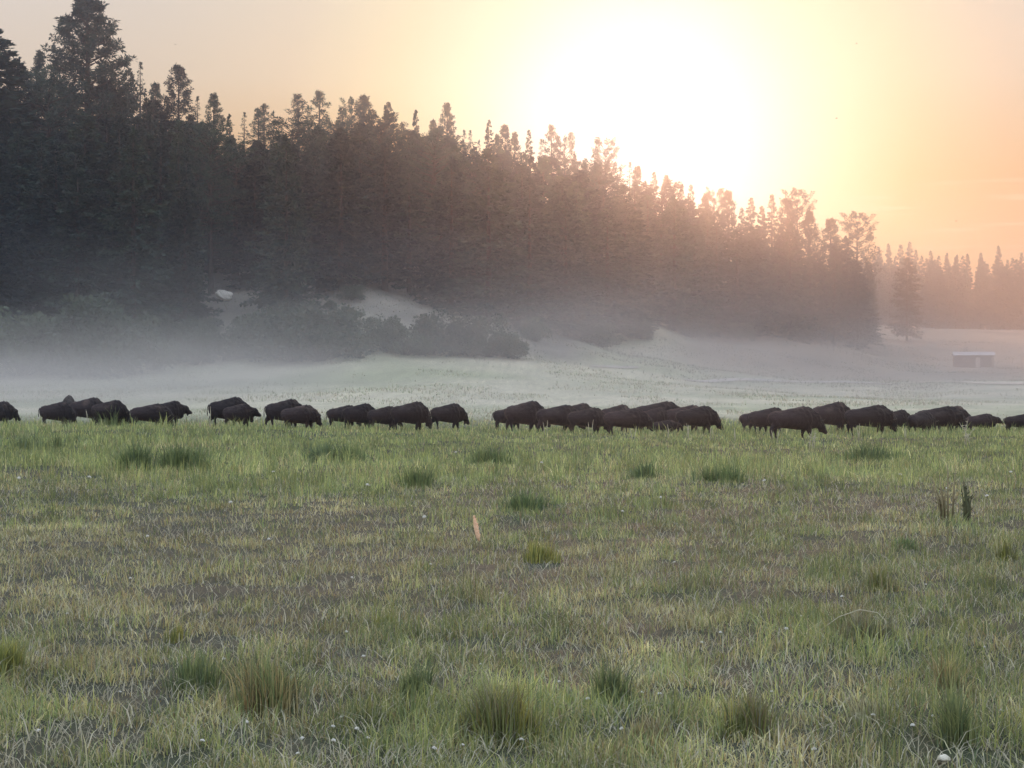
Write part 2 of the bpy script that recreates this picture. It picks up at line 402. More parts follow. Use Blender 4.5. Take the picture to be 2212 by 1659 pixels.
# X px, Y px of the base (1024 frame), height px, radius px, palette, blades, label
TUS = [
 (528, 511, 26, 26, DG, 700, 'dark olive tussock with a few pale seed stems, right of centre in mid meadow'),
 (487, 465, 24, 26, DG, 800, 'ragged dark green clump on the lush strip below the middle herd gap'),
 (412, 488, 26, 22, DG, 600, 'dark green clump on the lush strip left of centre'),
 (336, 463, 26, 32, DG, 800, 'broad deep green clump below the pair of bison left of centre'),
 (182, 470, 30, 34, DG, 900, 'large dark tussock at left on the lush strip with brown base'),
 (118, 428, 22, 22, PAL_G, 700, 'spiky green tussock sticking up before the left herd'),
 (130, 472, 34, 22, DG, 700, 'tall dark green clump under the leftmost herd'),
 (40, 450, 22, 28, PAL_G, 600, 'wide green mound of grass at the far left of the lush strip'),
 (540, 562, 32, 34, YG, 900, 'yellow green tuft right of the single orange seed head'),
 (385, 627, 26, 16, YG, 400, 'small bright green tuft low in the left half beside dry stems'),
 (10, 672, 62, 26, YG, 900, 'tall bright green tuft on the left edge of the foreground'),
 (495, 738, 70, 66, np.vstack([YG, BR]), 2200, 'big foreground tussock, green above and brown at its base, centre bottom'),
 (262, 712, 70, 60, np.vstack([PAL_G, OD]), 1700, 'rusty and green tussock in the left foreground'),
 (200, 690, 60, 50, PAL_G, 1100, 'loose green tuft left of the rusty tussock'),
 (175, 642, 24, 20, YG, 350, 'short fresh green tuft in the left foreground distance'),
 (650, 748, 36, 60, np.vstack([OD, PAL_D]), 1500, 'flattened brown straw tussock right of the big centre tussock'),
 (868, 640, 40, 46, BR, 1100, 'brown tussock with a bent pale stalk arching over it, right side'),
 (870, 590, 40, 36, np.vstack([PAL_D, YG]), 900, 'yellow brown tuft above a dark hollow, right of centre'),
 (955, 745, 80, 34, PAL_G, 1100, 'upright olive green tuft in the right bottom foreground'),
 (880, 720, 30, 60, PAL_D, 1300, 'low dry mound of curled straw in the right foreground'),
 (955, 700, 54, 38, np.vstack([OD, PAL_G[:2]]), 900, 'rust tinged tuft at right above the olive green tuft'),
 (745, 735, 60, 46, np.vstack([YG, BR]), 1200, 'yellow tinged tuft in the foreground right of the flattened straw'),
 (612, 706, 60, 36, PAL_G, 800, 'green tuft beside the top right of the big centre tussock'),
 (420, 700, 52, 40, PAL_G, 900, 'green tuft left of the big centre tussock with a dark base'),
 (1005, 560, 30, 24, np.vstack([PAL_D[:3], YG]), 500, 'brown green tuft near the right edge beyond the pale bare spot'),
 (640, 480, 22, 24, DG, 450, 'dark clump on the lush strip below the middle herd'),
 (872, 462, 24, 40, DG, 700, 'wide dark clump on the lush strip below the right herd'),
 (725, 482, 22, 28, DG, 500, 'dark green clump left of the gap below the right herd'),
 (440, 436, 10, 14, DG, 250, 'small round dark clump just in front of the middle bison'),
 (905, 549, 16, 30, DG, 500, 'dark low patch of grass right of centre below two dark stalks'),
]
for i, (X, Y, hp, rp, pal, n, lab) in enumerate(TUS):
    D = CAM_Z*F/(Y-HOR); x = at(X, D)
    for _ in range(3):
        D = (CAM_Z-gz1(x, D))*F/(Y-HOR); x = at(X, D)
    s = D/F
    me = tussock_mesh(100+i, int(n*(.66 if Y > 530 else 1.25)), rp*s*(.8 if Y > 530 else 1.35), hp*s*(1.15 if Y > 530 else 1.2), pal, wd=max(.006, s*.8))
    o = ob('grass_tussock', me); o.location = (x, D, gz1(x, D)-.01); o.rotation_euler = (0, 0, rnd.uniform(0, 6))
    tag(o, lab, 'grass tussock', 'tussocks standing out of the meadow')

def tube(P, rad, nseg=6, flat=None):
    """closed tube along points P with radii -> bmesh-ready verts, faces"""
    P = [Vector(p) for p in P]; V = []; Fc = []
    prev = None
    for i, p in enumerate(P):
        d = (P[min(i+1, len(P)-1)]-P[max(i-1, 0)]).normalized()
        u = d.cross(Vector((0, 1, 0))) if abs(d.y) < .9 else d.cross(Vector((1, 0, 0)))
        u.normalize(); v = d.cross(u).normalized()
        r = rad[i]; ru, rv = (r, r) if not isinstance(r, tuple) else r
        for k in range(nseg):
            a = 2*math.pi*k/nseg
            V.append(p+u*math.cos(a)*ru+v*math.sin(a)*rv)
    for i in range(len(P)-1):
        for k in range(nseg):
            a = i*nseg+k; b = i*nseg+(k+1) % nseg
            Fc.append((a, b, b+nseg, a+nseg))
    Fc.append(tuple(range(nseg))[::-1]); Fc.append(tuple((len(P)-1)*nseg+k for k in range(nseg)))
    return V, Fc

def mesh_pieces(name, pieces, mat, smooth=True):
    V, Fc = [], []
    for v, f in pieces:
        o = len(V); V += [tuple(p) for p in v]; Fc += [tuple(o+i for i in q) for q in f]
    me = bpy.data.meshes.new(name); me.from_pydata(V, [], Fc); me.update()
    if smooth: me.polygons.foreach_set('use_smooth', [True]*len(me.polygons))
    if mat: me.materials.append(mat)
    return me

def ico(c, r, sub=1, sc=(1, 1, 1)):
    bm = bmesh.new(); bmesh.ops.create_icosphere(bm, subdivisions=sub, radius=1)
    V = [Vector((v.co.x*r*sc[0]+c[0], v.co.y*r*sc[1]+c[1], v.co.z*r*sc[2]+c[2])) for v in bm.verts]
    Fc = [tuple(v.index for v in f.verts) for f in bm.faces]; bm.free(); return V, Fc

M['seed'] = mat_plain('dry_seed_head', (.72, .44, .28), (.86, .58, .40), scale=60)
M['stem'] = mat_plain('dry_stem', (.20, .17, .10), (.28, .24, .14), scale=20)
M['dstem'] = mat_plain('dark_stem', (.055, .06, .03), (.09, .10, .05), scale=20)
M['straw'] = mat_plain('pale_straw', (.40, .37, .27), (.50, .47, .36), scale=20)
M['white'] = mat_plain('clover_white', (.62, .60, .55), (.75, .73, .68), scale=50, trans=.1)
M['cap'] = mat_plain('mushroom_cap', (.50, .47, .38), (.64, .60, .50), scale=40)
M['gill'] = mat_plain('mushroom_stem', (.45, .40, .32), (.55, .50, .40), scale=40)

def place_px(X, Y):
    D = CAM_Z*F/(Y-HOR); x = at(X, D)
    for _ in range(4):
        D = (CAM_Z-gz1(x, D))*F/(Y-HOR); x = at(X, D)
    return x, D, gz1(x, D)

# single orange seed head in the middle of the meadow
x, y, z = place_px(479, 551); s = y/F
r = empty('seed_stalk', (x, y, z)); tag(r, 'single tall seed head, salmon coloured, standing alone mid meadow', 'plant')
H = 36*s
ob('stem', mesh_pieces('stem', [tube([(0, 0, -.02), (.01, 0, H*.2), (0, 0, H*.36)], [.006, .005, .005])], M['stem']), r)
pts = [(-.006*k, 0, H*(.30+.7*k/10)) for k in range(11)]
rr = [.008, .017, .024, .026, .025, .027, .023, .020, .016, .011, .004]
pc = [tube(pts, rr, 7)]
for k in range(70):
    t = rnd.random()*9.6; a = rnd.uniform(0, 6.28); b = Vector(pts[int(t)]); q = rr[int(t)]*.9
    pc.append(ico((b.x+q*math.cos(a), b.y+q*math.sin(a), b.z+rnd.uniform(0, .04)*.6), .008, 1))
ob('seed_head', mesh_pieces('seed_head', pc, M['seed']), r)

# dark upright stalks at the right
def stalk(X, Y, hp, rp, lab, n, matk='dstem', lean=.1, cat='plant', name='dark_stalk', tk=1.0):
    x, y, z = place_px(X, Y); s = y/F; H = hp*s
    pc = []
    for k in range(n):
        a = rnd.uniform(0, 6.28); q = rp*s*rnd.random(); l = lean*H*rnd.uniform(-1, 1)
        bx, by = q*math.cos(a), q*math.sin(a); h = H*rnd.uniform(.55, 1)
        pc.append(tube([(bx, by, -.02), (bx+l*.3, by, h*.5), (bx+l, by, h)], [.012*y/22*tk, .011*y/22*tk, .004], 4))
        for j in range(4):
            t = rnd.uniform(.3, .95); d = rnd.uniform(-.05, .05)*y/22
            pc.append(tube([(bx+l*t, by, h*t), (bx+l*t+d, by, h*t+.05)], [.010*y/22, .002], 3))
    o = ob(name, mesh_pieces(name, pc, M[matk]), None); o.location = (x, y, z); tag(o, lab, cat)
stalk(968, 522, 42, 5, 'stout dark weed stalk with a broad leafy base, right side of the meadow', 9)
stalk(945, 520, 60, 10, 'thin leaning brown weed stalks left of the stout dark stalk', 7, 'stem', .2)
stalk(773, 506, 16, 2, 'short yellow blade standing alone above the dry ground, right of centre', 3, 'stem', .1)
stalk(812, 452, 26, 4, 'pale dry stem standing before the right herd', 3, 'straw', .2, tk=.35)
stalk(962, 448, 34, 9, 'pair of pale dry stems crossing in a V by the rightmost bison', 4, 'straw', .35, tk=.35)
for X, Y, hp in ((590, 436, 20), (545, 434, 20), (520, 428, 20), (632, 440, 18), (200, 430, 24), (210, 434, 30), (88, 425, 20), (355, 424, 18), (383, 428, 22), (775, 441, 18), (860, 440, 20), (905, 440, 18),
                 (690, 438, 18), (712, 438, 16), (312, 424, 16), (286, 426, 18), (430, 425, 14), (452, 424, 16), (668, 437, 16), (735, 440, 17)):
    x, y, z = place_px(X, Y+3); s = y/F; pc = []
    for k in range(2):
        q = rnd.uniform(-.08, .08); l = rnd.uniform(-.2, .2)*hp*s; h = hp*s*rnd.uniform(.75, 1)
        pc.append(tube([(q, 0, -.02), (q+l*.4, 0, h*.6), (q+l, 0, h)], [.009, .014, .005], 4))
    o = ob('dry_stem', mesh_pieces('dry_stem', pc, M['straw'])); o.location = (x, y, z)
    tag(o, 'pale dry grass stem standing up in front of the herd', 'dry stem', 'dry stems standing before the herd')
# bent pale stalk
x, y, z = place_px(855, 640); s = y/F
pts = [(-40*s, 0, 12*s), (-20*s, 0, 26*s), (0, 0, 33*s), (18*s, 0, 30*s), (26*s, 0, 22*s), (27*s, 0, 2*s)]
o = ob('bent_stalk', mesh_pieces('bent_stalk', [tube(pts, [.002, .0028, .0028, .0028, .0028, .002], 5)], M['straw'])); o.location = (x, y-.15, z)
tag(o, 'pale dry stalk bent over in an arch above the brown tussock at right', 'dry stem')
# mushroom
x, y, z = place_px(943, 763); 
r = empty('mushroom', (x, y, z)); r.scale = (.85, .85, .85); tag(r, 'round whitish mushroom half hidden in grass at the bottom right', 'mushroom')
bm = bmesh.new(); bmesh.ops.create_uvsphere(bm, u_segments=24, v_segments=14, radius=.036)
for v in bm.verts:
    if v.co.z < 0: v.co.z *= .25; v.co.x *= .93; v.co.y *= .93
    v.co.z = v.co.z*.75+.022+.002*math.sin(v.co.x*200)
me = bpy.data.meshes.new('mushroom_cap'); bm.to_mesh(me); bm.free(); me.materials.append(M['cap']); me.polygons.foreach_set('use_smooth', [True]*len(me.polygons))
ob('cap', me, r)
ob('stem', mesh_pieces('mushroom_stem', [tube([(0, 0, -.03), (0, 0, .0), (.002, 0, .022)], [.012, .011, .012], 10)], M['gill']), r)

# clover blossoms
pc = []
for k in range(26):
    u = rnd.uniform(.0, 1); a = rnd.uniform(0, 6.28); q = math.sqrt(1-u*u)
    p = Vector((q*math.cos(a), q*math.sin(a), u*.9)); b = p*.004; e = p*.0105
    pc.append(tube([b+Vector((0, 0, .05)), (b+e)/2+Vector((0, 0, .05)), e+Vector((0, 0, .05))], [.0015, .0032, .0012], 4))
head_me = mesh_pieces('clover_head', pc, M['white'])
stem_me = mesh_pieces('clover_stem', [tube([(0, 0, -.01), (.003, 0, .025), (0, 0, .052)], [.0012, .0011, .0011], 4)], M['dstem'])
CF = [(41, 740, 1.0), (70, 620, .9), (131, 588, 1.2), (85, 590, .7), (305, 748, 1), (330, 736, 1), (354, 742, 1), (332, 756, 1), (366, 748, .9), (300, 763, .9), (343, 725, .8), (365, 667, 1),
      (430, 763, 1), (462, 758, 1), (520, 752, 1.0), (625, 742, 1), (598, 757, .8), (663, 706, 1), (700, 650, 1), (640, 700, .9), (720, 640, 1), (590, 712, 1),
      (842, 606, 1.2), (801, 622, .8), (872, 623, .8), (924, 590, .8), (782, 640, 1.2), (860, 702, 1), (912, 740, 1), (872, 725, 1), (930, 725, .9), (888, 697, .9), (815, 760, 1), (1000, 720, 1),
      (430, 570, 1.1), (426, 530, 1.3), (365, 496, 1.2), (767, 488, 1.2), (945, 498, 1.2), (898, 483, 1.2), (1010, 480, 1.3), (16, 490, 1.3), (86, 487, 1.5), (275, 478, 1.2), (457, 460, 1.4),
      (268, 548, 1), (232, 512, 1.2), (350, 585, 1), (347, 640, .9), (225, 668, 1), (620, 520, 1.1), (675, 568, 1.1), (660, 506, 1.1), (540, 470, 1.3), (500, 600, .9), (990, 505, 1.2), (150, 545, 1),
      (250, 735, .9), (120, 700, .9), (200, 752, 1), (560, 690, .9), (480, 670, .8), (770, 700, .9), (985, 655, .9)]
first = None
for X, Y, sc in CF:
    x, y, z = place_px(X, Y); sc = sc*1.2*(1 if Y > 560 else min(2.3, y/14))
    if first is None:
        r = empty('clover_flower', (x, y, z)); h1 = ob('flower_head', head_me, r); s1 = ob('stem', stem_me, r); KIDS[r.name] = [h1, s1]; first = r
    else: r = copy_thing(first, (x, y, z), rnd.uniform(0, 6))
    r.scale = (sc, sc, sc*rnd.uniform(.8, 1.2)); r.rotation_euler = (rnd.uniform(-.3, .3), rnd.uniform(-.3, .3), rnd.uniform(0, 6))
    tag(r, 'small white clover blossom in the meadow grass', 'flower', 'white clover blossoms dotted over the meadow')

# ------------------------------------------------------------------ bison
def mat_hide():
    m = bpy.data.materials.new('bison_coat'); m.use_nodes = True; t = NT(m.node_tree)
    tcx = t.n('ShaderNodeTexCoord'); sp = t.n('ShaderNodeSeparateXYZ'); t.l(tcx.outputs['Object'], sp.inputs[0])
    nz = t.n('ShaderNodeTexNoise'); nz.inputs['Scale'].default_value = 5; nz.inputs['Detail'].default_value = 7; t.l(tcx.outputs['Object'], nz.inputs['Vector'])
    f = t.math('ADD', t.math('MULTIPLY', sp.outputs[0], .35), t.math('MULTIPLY', nz.outputs[0], .8))
    c = t.ramp(f, [(.15, (.019, .015, .019)), (.45, (.013, .011, .014)), (.75, (.008, .007, .009))])
    nd = t.n('ShaderNodeTexNoise'); nd.inputs['Scale'].default_value = 1.7; nd.inputs['Detail'].default_value = 5
    oi0 = t.n('ShaderNodeObjectInfo'); va = t.n('ShaderNodeVectorMath', operation='ADD'); t.l(tcx.outputs['Object'], va.inputs[0]); t.l(t.math('MULTIPLY', oi0.outputs['Random'], 40), va.inputs[1]); t.l(va.outputs[0], nd.inputs['Vector'])
    dust = t.math('MULTIPLY', t.math('MULTIPLY', t.math('SUBTRACT', sp.outputs[2], 1.0), 1.5, True), t.math('MULTIPLY', t.math('SUBTRACT', nd.outputs[0], .50, True), 5.0, True))
    c = t.mix('MIX', t.math('MULTIPLY', dust, .55), c, (.12, .10, .09))
    oi = t.n('ShaderNodeObjectInfo')
    c = t.mix('MULTIPLY', 1.0, c, t.ramp(oi.outputs['Random'], [(0, (.65, .68, .72)), (1, (1.6, 1.4, 1.3))]))
    b = t.n('ShaderNodeBsdfPrincipled'); t.l(c, b.inputs['Base Color']); b.inputs['Roughness'].default_value = .75; b.inputs['Specular IOR Level'].default_value = .2
    b.inputs['Sheen Weight'].default_value = .1; b.inputs['Sheen Roughness'].default_value = .5; b.inputs['Sheen Tint'].default_value = (.7, .5, .4, 1)
    bp = t.n('ShaderNodeBump'); bp.inputs['Strength'].default_value = .7; bp.inputs['Distance'].default_value = .05
    n2 = t.n('ShaderNodeTexNoise'); n2.inputs['Scale'].default_value = 22; n2.inputs['Detail'].default_value = 5; t.l(tcx.outputs['Object'], n2.inputs['Vector'])
    t.l(n2.outputs[0], bp.inputs['Height']); t.l(bp.outputs[0], b.inputs['Normal'])
    o = t.n('ShaderNodeOutputMaterial'); t.l(b.outputs[0], o.inputs[0]); return m
M['hide'] = mat_hide()
M['horn'] = mat_plain('horn', (.03, .028, .025), (.10, .09, .08), rough=.4, scale=10)
M['eye'] = mat_plain('eye', (.01, .008, .006), rough=.2)

def loft(sec, nseg=16):
    """sec: list of (x,z,half height,half width[,pinch]) : body rings in the YZ plane"""
    V, Fc = [], []
    for s_ in sec:
        x, z, hh, hw = s_[:4]
        for k in range(nseg):
            a = 2*math.pi*k/nseg; c, sn = math.cos(a), math.sin(a)
            wz = hw*(1-.30*max(0, sn))            # narrower towards the spine
            V.append(Vector((x, wz*c, z+hh*sn)))
    for i in range(len(sec)-1):
        for k in range(nseg):
            a = i*nseg+k; b = i*nseg+(k+1) % nseg
            Fc.append((a, a+nseg, b+nseg, b))
    Fc.append(tuple(range(nseg))); Fc.append(tuple((len(sec)-1)*nseg+k for k in range(nseg))[::-1])
    return V, Fc

def lerpv(a, b, t): return Vector(a)*(1-t)+Vector(b)*t

def bison_proto(kind):
    calf = kind == 'calf'
    hump = .52 if calf else 1.0
    tb = [(-1.25, 1.12, .98, .07), (-1.20, 1.29, .84, .18), (-1.08, 1.385, .70, .28), (-.85, 1.45, .60, .34), (-.5, 1.485, .54, .38), (-.15, 1.57, .48, .42), (.12, 1.64, .45, .44),
          (.38, 1.65+.05*hump, .44, .43), (.60, 1.62+.06*hump, .45, .40), (.80, 1.55+.04*hump, .49, .34), (1.0, 1.41, .55, .29), (1.12, 1.28, .62, .23)]
    sec = [(x_, (a_+b_)/2, (a_-b_)/2, w_) for x_, a_, b_, w_ in tb]
    pcs = [loft(sec)]
    # head direction by pose
    if kind == 'graze_b': hb, mz = (1.10, 0, .84), (1.52, 0, .26)
    elif kind == 'graze_c': hb, mz = (1.10, 0, .90), (1.42, .10, .30)
    elif kind == 'walk_b': hb, mz = (1.14, 0, .96), (1.60, .12, .50)
    elif kind[:5] == 'graze': hb, mz = (1.08, 0, .86), (1.33, 0, .20)
    elif kind[:4] == 'walk': hb, mz = (1.12, 0, .90), (1.50, 0, .36)
    else: hb, mz = (1.18, 0, 1.12), (1.72, 0, .86)
    d = (Vector(mz)-Vector(hb)); L = d.length; d.normalize()
    nk = Vector((.85, 0, 1.05))
    pcs.append(tube([nk, lerpv(nk, hb, .5), Vector(hb)+d*.05], [(.42, .30), (.36, .26), (.27, .21)], 14))
    H0 = Vector(hb)
    pts = [H0-d*.14, H0-d*.04, H0+d*.1, H0+d*L*.42, H0+d*L*.68, H0+d*L*.9, H0+d*L, H0+d*(L+.03)]
    pcs.append(tube(pts, [(.10, .10), (.20, .18), (.25, .20), (.20, .17), (.135, .125), (.115, .115), (.09, .10), (.04, .05)], 14))
    # shaggy crown and beard, chaps and chest
    up = Vector((-d.z, 0, d.x))
    if up.z < 0: up = -up
    pcs.append(ico(tuple(H0+up*.10+d*.02), .19, 2, (1, 1, .9)))
    if not calf:
        bp = H0+d*L*.60-up*.14
        pcs.append(tube([bp+Vector((0, 0, .08)), bp+Vector((-.02, 0, -.08)), bp+Vector((-.03, 0, -.20 if kind[:5] != 'graze' else -.08))], [.10, .075, .015], 8))
        pcs.append(tube([(.78, 0, 1.0), (.80, 0, .72), (.78, 0, .52)], [(.28, .26), (.22, .20), (.07, .08)], 10))
    # legs
    st = {'stand': (0, 0, 0, 0), 'graze': (.10, -.12, -.06, .10), 'graze_b': (-.10, .16, .14, -.16), 'graze_c': (.20, -.04, .04, .22), 'walk_b': (-.12, .14, .18, -.08), 'walk': (.22, -.20, -.20, .20), 'calf': (.10, -.1, -.1, .1)}.get(kind, (0, 0, 0, 0))
    lt = 1.0
    for sgn, sf, sh in ((1, st[0], st[2]), (-1, st[1], st[3])):
        y_ = .19*sgn
        pcs.append(tube([(.50, y_, .95), (.53+sf*.2, y_, .68), (.55+sf*.7, y_*.95, .42), (.53+sf, y_*.95, .18), (.54+sf, y_*.95, .07), (.56+sf, y_*.95, .0)],
                        [(.21, .15), (.19, .14), (.13, .11), (.07, .065), (.066, .06), (.07, .062)], 10))
        pcs.append(tube([(-.88, y_*.9, .98), (-.84+sh*.3, y_, .72), (-.98+sh*.8, y_*.95, .50), (-.97+sh, y_*.95, .22), (-.95+sh, y_*.95, .08), (-.93+sh, y_*.95, .0)],
                        [(.28, .19), (.22, .16), (.11, .09), (.06, .055), (.06, .055), (.07, .06)], 10))
    me = mesh_pieces('bison_raw', pcs, None)
    tmp = bpy.data.objects.new('raw', me); C.objects.link(tmp)
    bm = bmesh.new(); bm.from_mesh(me); bmesh.ops.recalc_face_normals(bm, faces=bm.faces); bm.to_mesh(me); bm.free()
    rm = tmp.modifiers.new('r', 'REMESH'); rm.mode = 'VOXEL'; rm.voxel_size = .030
    sm = tmp.modifiers.new('s', 'SMOOTH'); sm.factor = .5; sm.iterations = 5
    dg = bpy.context.evaluated_depsgraph_get(); out = bpy.data.meshes.new_from_object(tmp.evaluated_get(dg))
    bpy.data.objects.remove(tmp); out.name = 'bison_body'
    # shaggy relief, stronger on the fore part
    n = len(out.vertices); P = np.zeros(n*3, np.float32); out.vertices.foreach_get('co', P); P = P.reshape(-1, 3)
    N = np.zeros(n*3, np.float32); out.vertices.foreach_get('normal', N); N = N.reshape(-1, 3)
    f = ss((P[:, 0]-.1)/.4)*ss((P[:, 2]-.35)/.3)
    nn = fbm(P[:, 0]*9+P[:, 1]*7, P[:, 2]*6+P[:, 1]*9, 3)-.5
    n3_ = fbm(P[:, 0]*3.1+P[:, 1]*2.3, P[:, 2]*2.7+P[:, 1]*3.1+5, 2)-.5
    P = P+N*(nn*(.03+.07*f)+n3_*(.05+.05*f))[:, None]
    out.vertices.foreach_set('co', P.ravel().astype(np.float32)); out.polygons.foreach_set('use_smooth', np.ones(len(out.polygons), bool)); out.update()
    out.materials.append(M['hide'])
    root = empty('bison'); body = ob('body', out, root)
    kids = [body]
    for sgn in (1, -1):
        b = H0+up*.13+d*.03+Vector((0, .15*sgn, 0)); k = .55 if calf else 1
        pts = [b, b+Vector((0, .10*sgn, 0))*k, b+Vector((0, .15*sgn, 0))*k+up*.07*k, b+Vector((0, .13*sgn, 0))*k+up*.16*k]
        kids.append(ob('horn', mesh_pieces('horn', [tube(pts, [.035*k, .032*k, .022*k, .004], 8)], M['horn']), root))
        e = H0+d*.0-up*.02+Vector((0, .17*sgn, 0))
        kids.append(ob('ear', mesh_pieces('ear', [tube([e, e+Vector((-.02, .06*sgn, -.01)), e+Vector((-.03, .13*sgn, -.03))], [(.02, .035), (.02, .05), (.005, .01)], 8)], M['hide']), root))
        e = H0+d*L*.36+up*.07+Vector((0, .15*sgn, 0))
        kids.append(ob('eye', mesh_pieces('eye', [ico(tuple(e), .022, 2)], M['eye']), root))
    tl = [(-1.20, 0, 1.28), (-1.29, 0, 1.12), (-1.31, .02, .95), (-1.30, .03, .80), (-1.31, .03, .68)]
    kids.append(ob('tail', mesh_pieces('tail', [tube(tl, [.035, .026, .02, .035, .008], 8)], M['hide']), root))
    KIDS[root.name] = kids
    return root

# (left src px, right src px, top src px of the hump, distance m, pose, yaw deg, label)   src = the 4032 px photograph
BS = [
 (-70, 68, 1579, 112, 'walk', 0, 'bison cut by the left edge of the frame, only its lowered head and shoulder showing'),
 (160, 300, 1581, 112, 'graze', 0, 'bison at the rear of the left herd, pale grass between its legs'),
 (233, 305, 1556, 118, 'stand', -70, 'greyish bison facing the camera, its head highest in the left herd'),
 (285, 420, 1564, 114, 'walk', 0, 'broad backed dark bison between the camera facing one and the spiky green tussock'),
 (365, 512, 1574, 108, 'graze', 5, 'grazing bison with head down at the right end of the leftmost cluster'),
 (517, 690, 1588, 105, 'graze', -6, 'dark grazing bison with a hind leg stretched back, alone with one behind it'),
 (600, 753, 1577, 113, 'stand', 0, 'bison standing behind the one with the stretched hind leg, its head showing beyond'),
 (827, 990, 1562, 108, 'walk', 0, 'isolated bison with thin pale gap under its belly, left of centre'),
 (900, 996, 1590, 106, 'calf', 0, 'smaller bison in front of the isolated one, shoulders only above the grass'),
 (1050, 1208, 1570, 105, 'walk', 0, 'rounded humped bison behind, left of the pair left of centre'),
 (1110, 1268, 1593, 97, 'graze', -8, 'bison in front of the rounded humped one, foreleg planted and head down to the right'),
 (1289, 1430, 1594, 108, 'graze', 0, 'first bison at the left end of the middle row, rump sloping down to the left'),
 (1355, 1492, 1587, 106, 'walk', 0, 'second bison of the middle row, flat brown back'),
 (1452, 1585, 1598, 104, 'graze', 0, 'low backed bison in the middle of the middle row, head hidden in grass'),
 (1547, 1700, 1580, 102, 'graze', 4, 'highest bison of the middle row, dusty pale flank and lowered head'),
 (1692, 1852, 1587, 106, 'walk', 0, 'last bison of the middle row, blunt head at its right end by the gap'),
 (1940, 2085, 1600, 104, 'walk', 20, 'bison showing its rump at the left end of the large centre cluster'),
 (1985, 2170, 1577, 98, 'walk', 0, 'long backed bison, front left of the large centre cluster'),
 (2115, 2300, 1593, 92, 'graze', 0, 'dark bison with visible hind legs beside the long backed one'),
 (2235, 2335, 1586, 104, 'stand', 10, 'bison back rising behind, between the dark one and the grazing front pair'),
 (2240, 2405, 1604, 88, 'graze', -6, 'bison with foreleg planted, left of the grazing front pair in the centre'),
 (2360, 2510, 1592, 100, 'walk', 0, 'reddish brown backed bison behind the grazing front pair'),
 (2382, 2573, 1606, 86, 'graze', -8, 'nearest bison of the centre cluster, pale dusty back and head down to the grass'),
 (2492, 2715, 1579, 98, 'walk', 0, 'largest humped bison rising over the right half of the centre cluster'),
 (2515, 2650, 1604, 94, 'walk', 0, 'bison in front of the largest humped one, shoulder catching light'),
 (2565, 2685, 1654, 90, 'calf', 0, 'calf low in the grass below the largest humped bison'),
 (2615, 2800, 1594, 94, 'walk', 0, 'dark bison right of the calf, behind pale grass stems'),
 (2665, 2843, 1597, 91, 'graze', 6, 'brown edged bison lowering its head at the right end of the centre cluster'),
 (2908, 3060, 1615, 97, 'walk', 25, 'greyish rump at the left end of the right cluster'),
 (2945, 3120, 1603, 93, 'walk', 0, 'bison second from the left of the right cluster, long level back'),
 (3000, 3279, 1599, 78, 'graze', 0, 'biggest and nearest bison of the right cluster with dusty shoulder and all legs showing'),
 (3190, 3375, 1581, 94, 'walk', 0, 'tall humped bison behind the biggest one in the right cluster'),
 (3332, 3538, 1593, 88, 'graze', 0, 'round humped bison with head down, middle of the right cluster'),
 (3475, 3600, 1612, 99, 'walk', 10, 'bison mostly hidden behind the round humped one, its back just showing'),
 (3541, 3725, 1617, 89, 'graze', 40, 'barrel shaped greyish bison in front, right half of the right cluster'),
 (3610, 3812, 1598, 92, 'graze', -4, 'dark high shouldered bison with muzzle in the grass, right half of the right cluster'),
 (3680, 3830, 1597, 99, 'walk', 0, 'paler brown bison behind the high shouldered one, sloping neck showing'),
 (3797, 3946, 1629, 98, 'calf', 0, 'young smaller bison walking apart near the right edge'),
 (3950, 4105, 1628, 96, 'walk', 0, 'bison cut by the right edge of the frame, rump to the gap'),
]
protos = {}
LEN = {'walk': 2.85, 'graze': 2.62, 'stand': 2.98, 'calf': 2.98}
TOP = {'walk': 1.71, 'graze': 1.71, 'stand': 1.71, 'calf': 1.66}
cyc = 0
for (x0, x1, yt, D, pose, yaw, lab) in BS:
    k = 3.9375; xc = (x0+x1)/2/k; wpx = (x1-x0)/k
    x = at(xc, D); z = gz1(x, D)
    top = CAM_Z+(HOR-yt/k)/F*D
    sz = (top-z)/TOP[pose]*1.01
    sx = wpx/F*D/(LEN[pose]*max(.5, math.cos(R(yaw))))
    if abs(yaw) > 50: sx = sz
    sx = min(max(sx, sz*.85), sz*1.15)
    sy = (sz+sx)/2
    cyc += 1
    if pose == 'graze': pose = ('graze', 'graze_b', 'graze_c')[cyc % 3]
    if pose == 'walk': pose = ('walk', 'walk_b')[cyc % 2]
    if yaw == 0: yaw = (-12, 9, 3, -7, 14, -3)[cyc % 6]
    if pose not in protos: protos[pose] = bison_proto(pose); o = protos[pose]
    else: o = copy_thing(protos[pose], (0, 0, 0), 0)
    off = .15 if pose != 'stand' else .23
    o.location = (x-off*sx*math.cos(R(yaw)), D-off*sx*math.sin(R(yaw)), z); o.rotation_euler = (0, 0, R(yaw)); o.scale = (sx, sy, sz)
    tag(o, lab, 'bison', 'bison herd grazing across the meadow')
    
#@@BISON_END

# ------------------------------------------------------------------ trees
def sprays(P, A, U, ln, wd):
    """flat pointed needle sprays: centre-base P, axis A (unit), side U (unit)"""
    n = len(P); V = np.zeros((n, 4, 3), np.float32)
    V[:, 0] = P-U*wd[:, None]*.25; V[:, 1] = P+A*(ln*.55)[:, None]-U*(wd*.5)[:, None]
    V[:, 2] = P+A*ln[:, None]; V[:, 3] = P+A*(ln*.5)[:, None]+U*(wd*.5)[:, None]
    b = np.arange(n)*4
    return V.reshape(-1, 3), np.stack([b, b+1, b+2, b+3], -1)
def unit(v): return v/np.maximum(1e-6, np.linalg.norm(v, axis=1, keepdims=True))

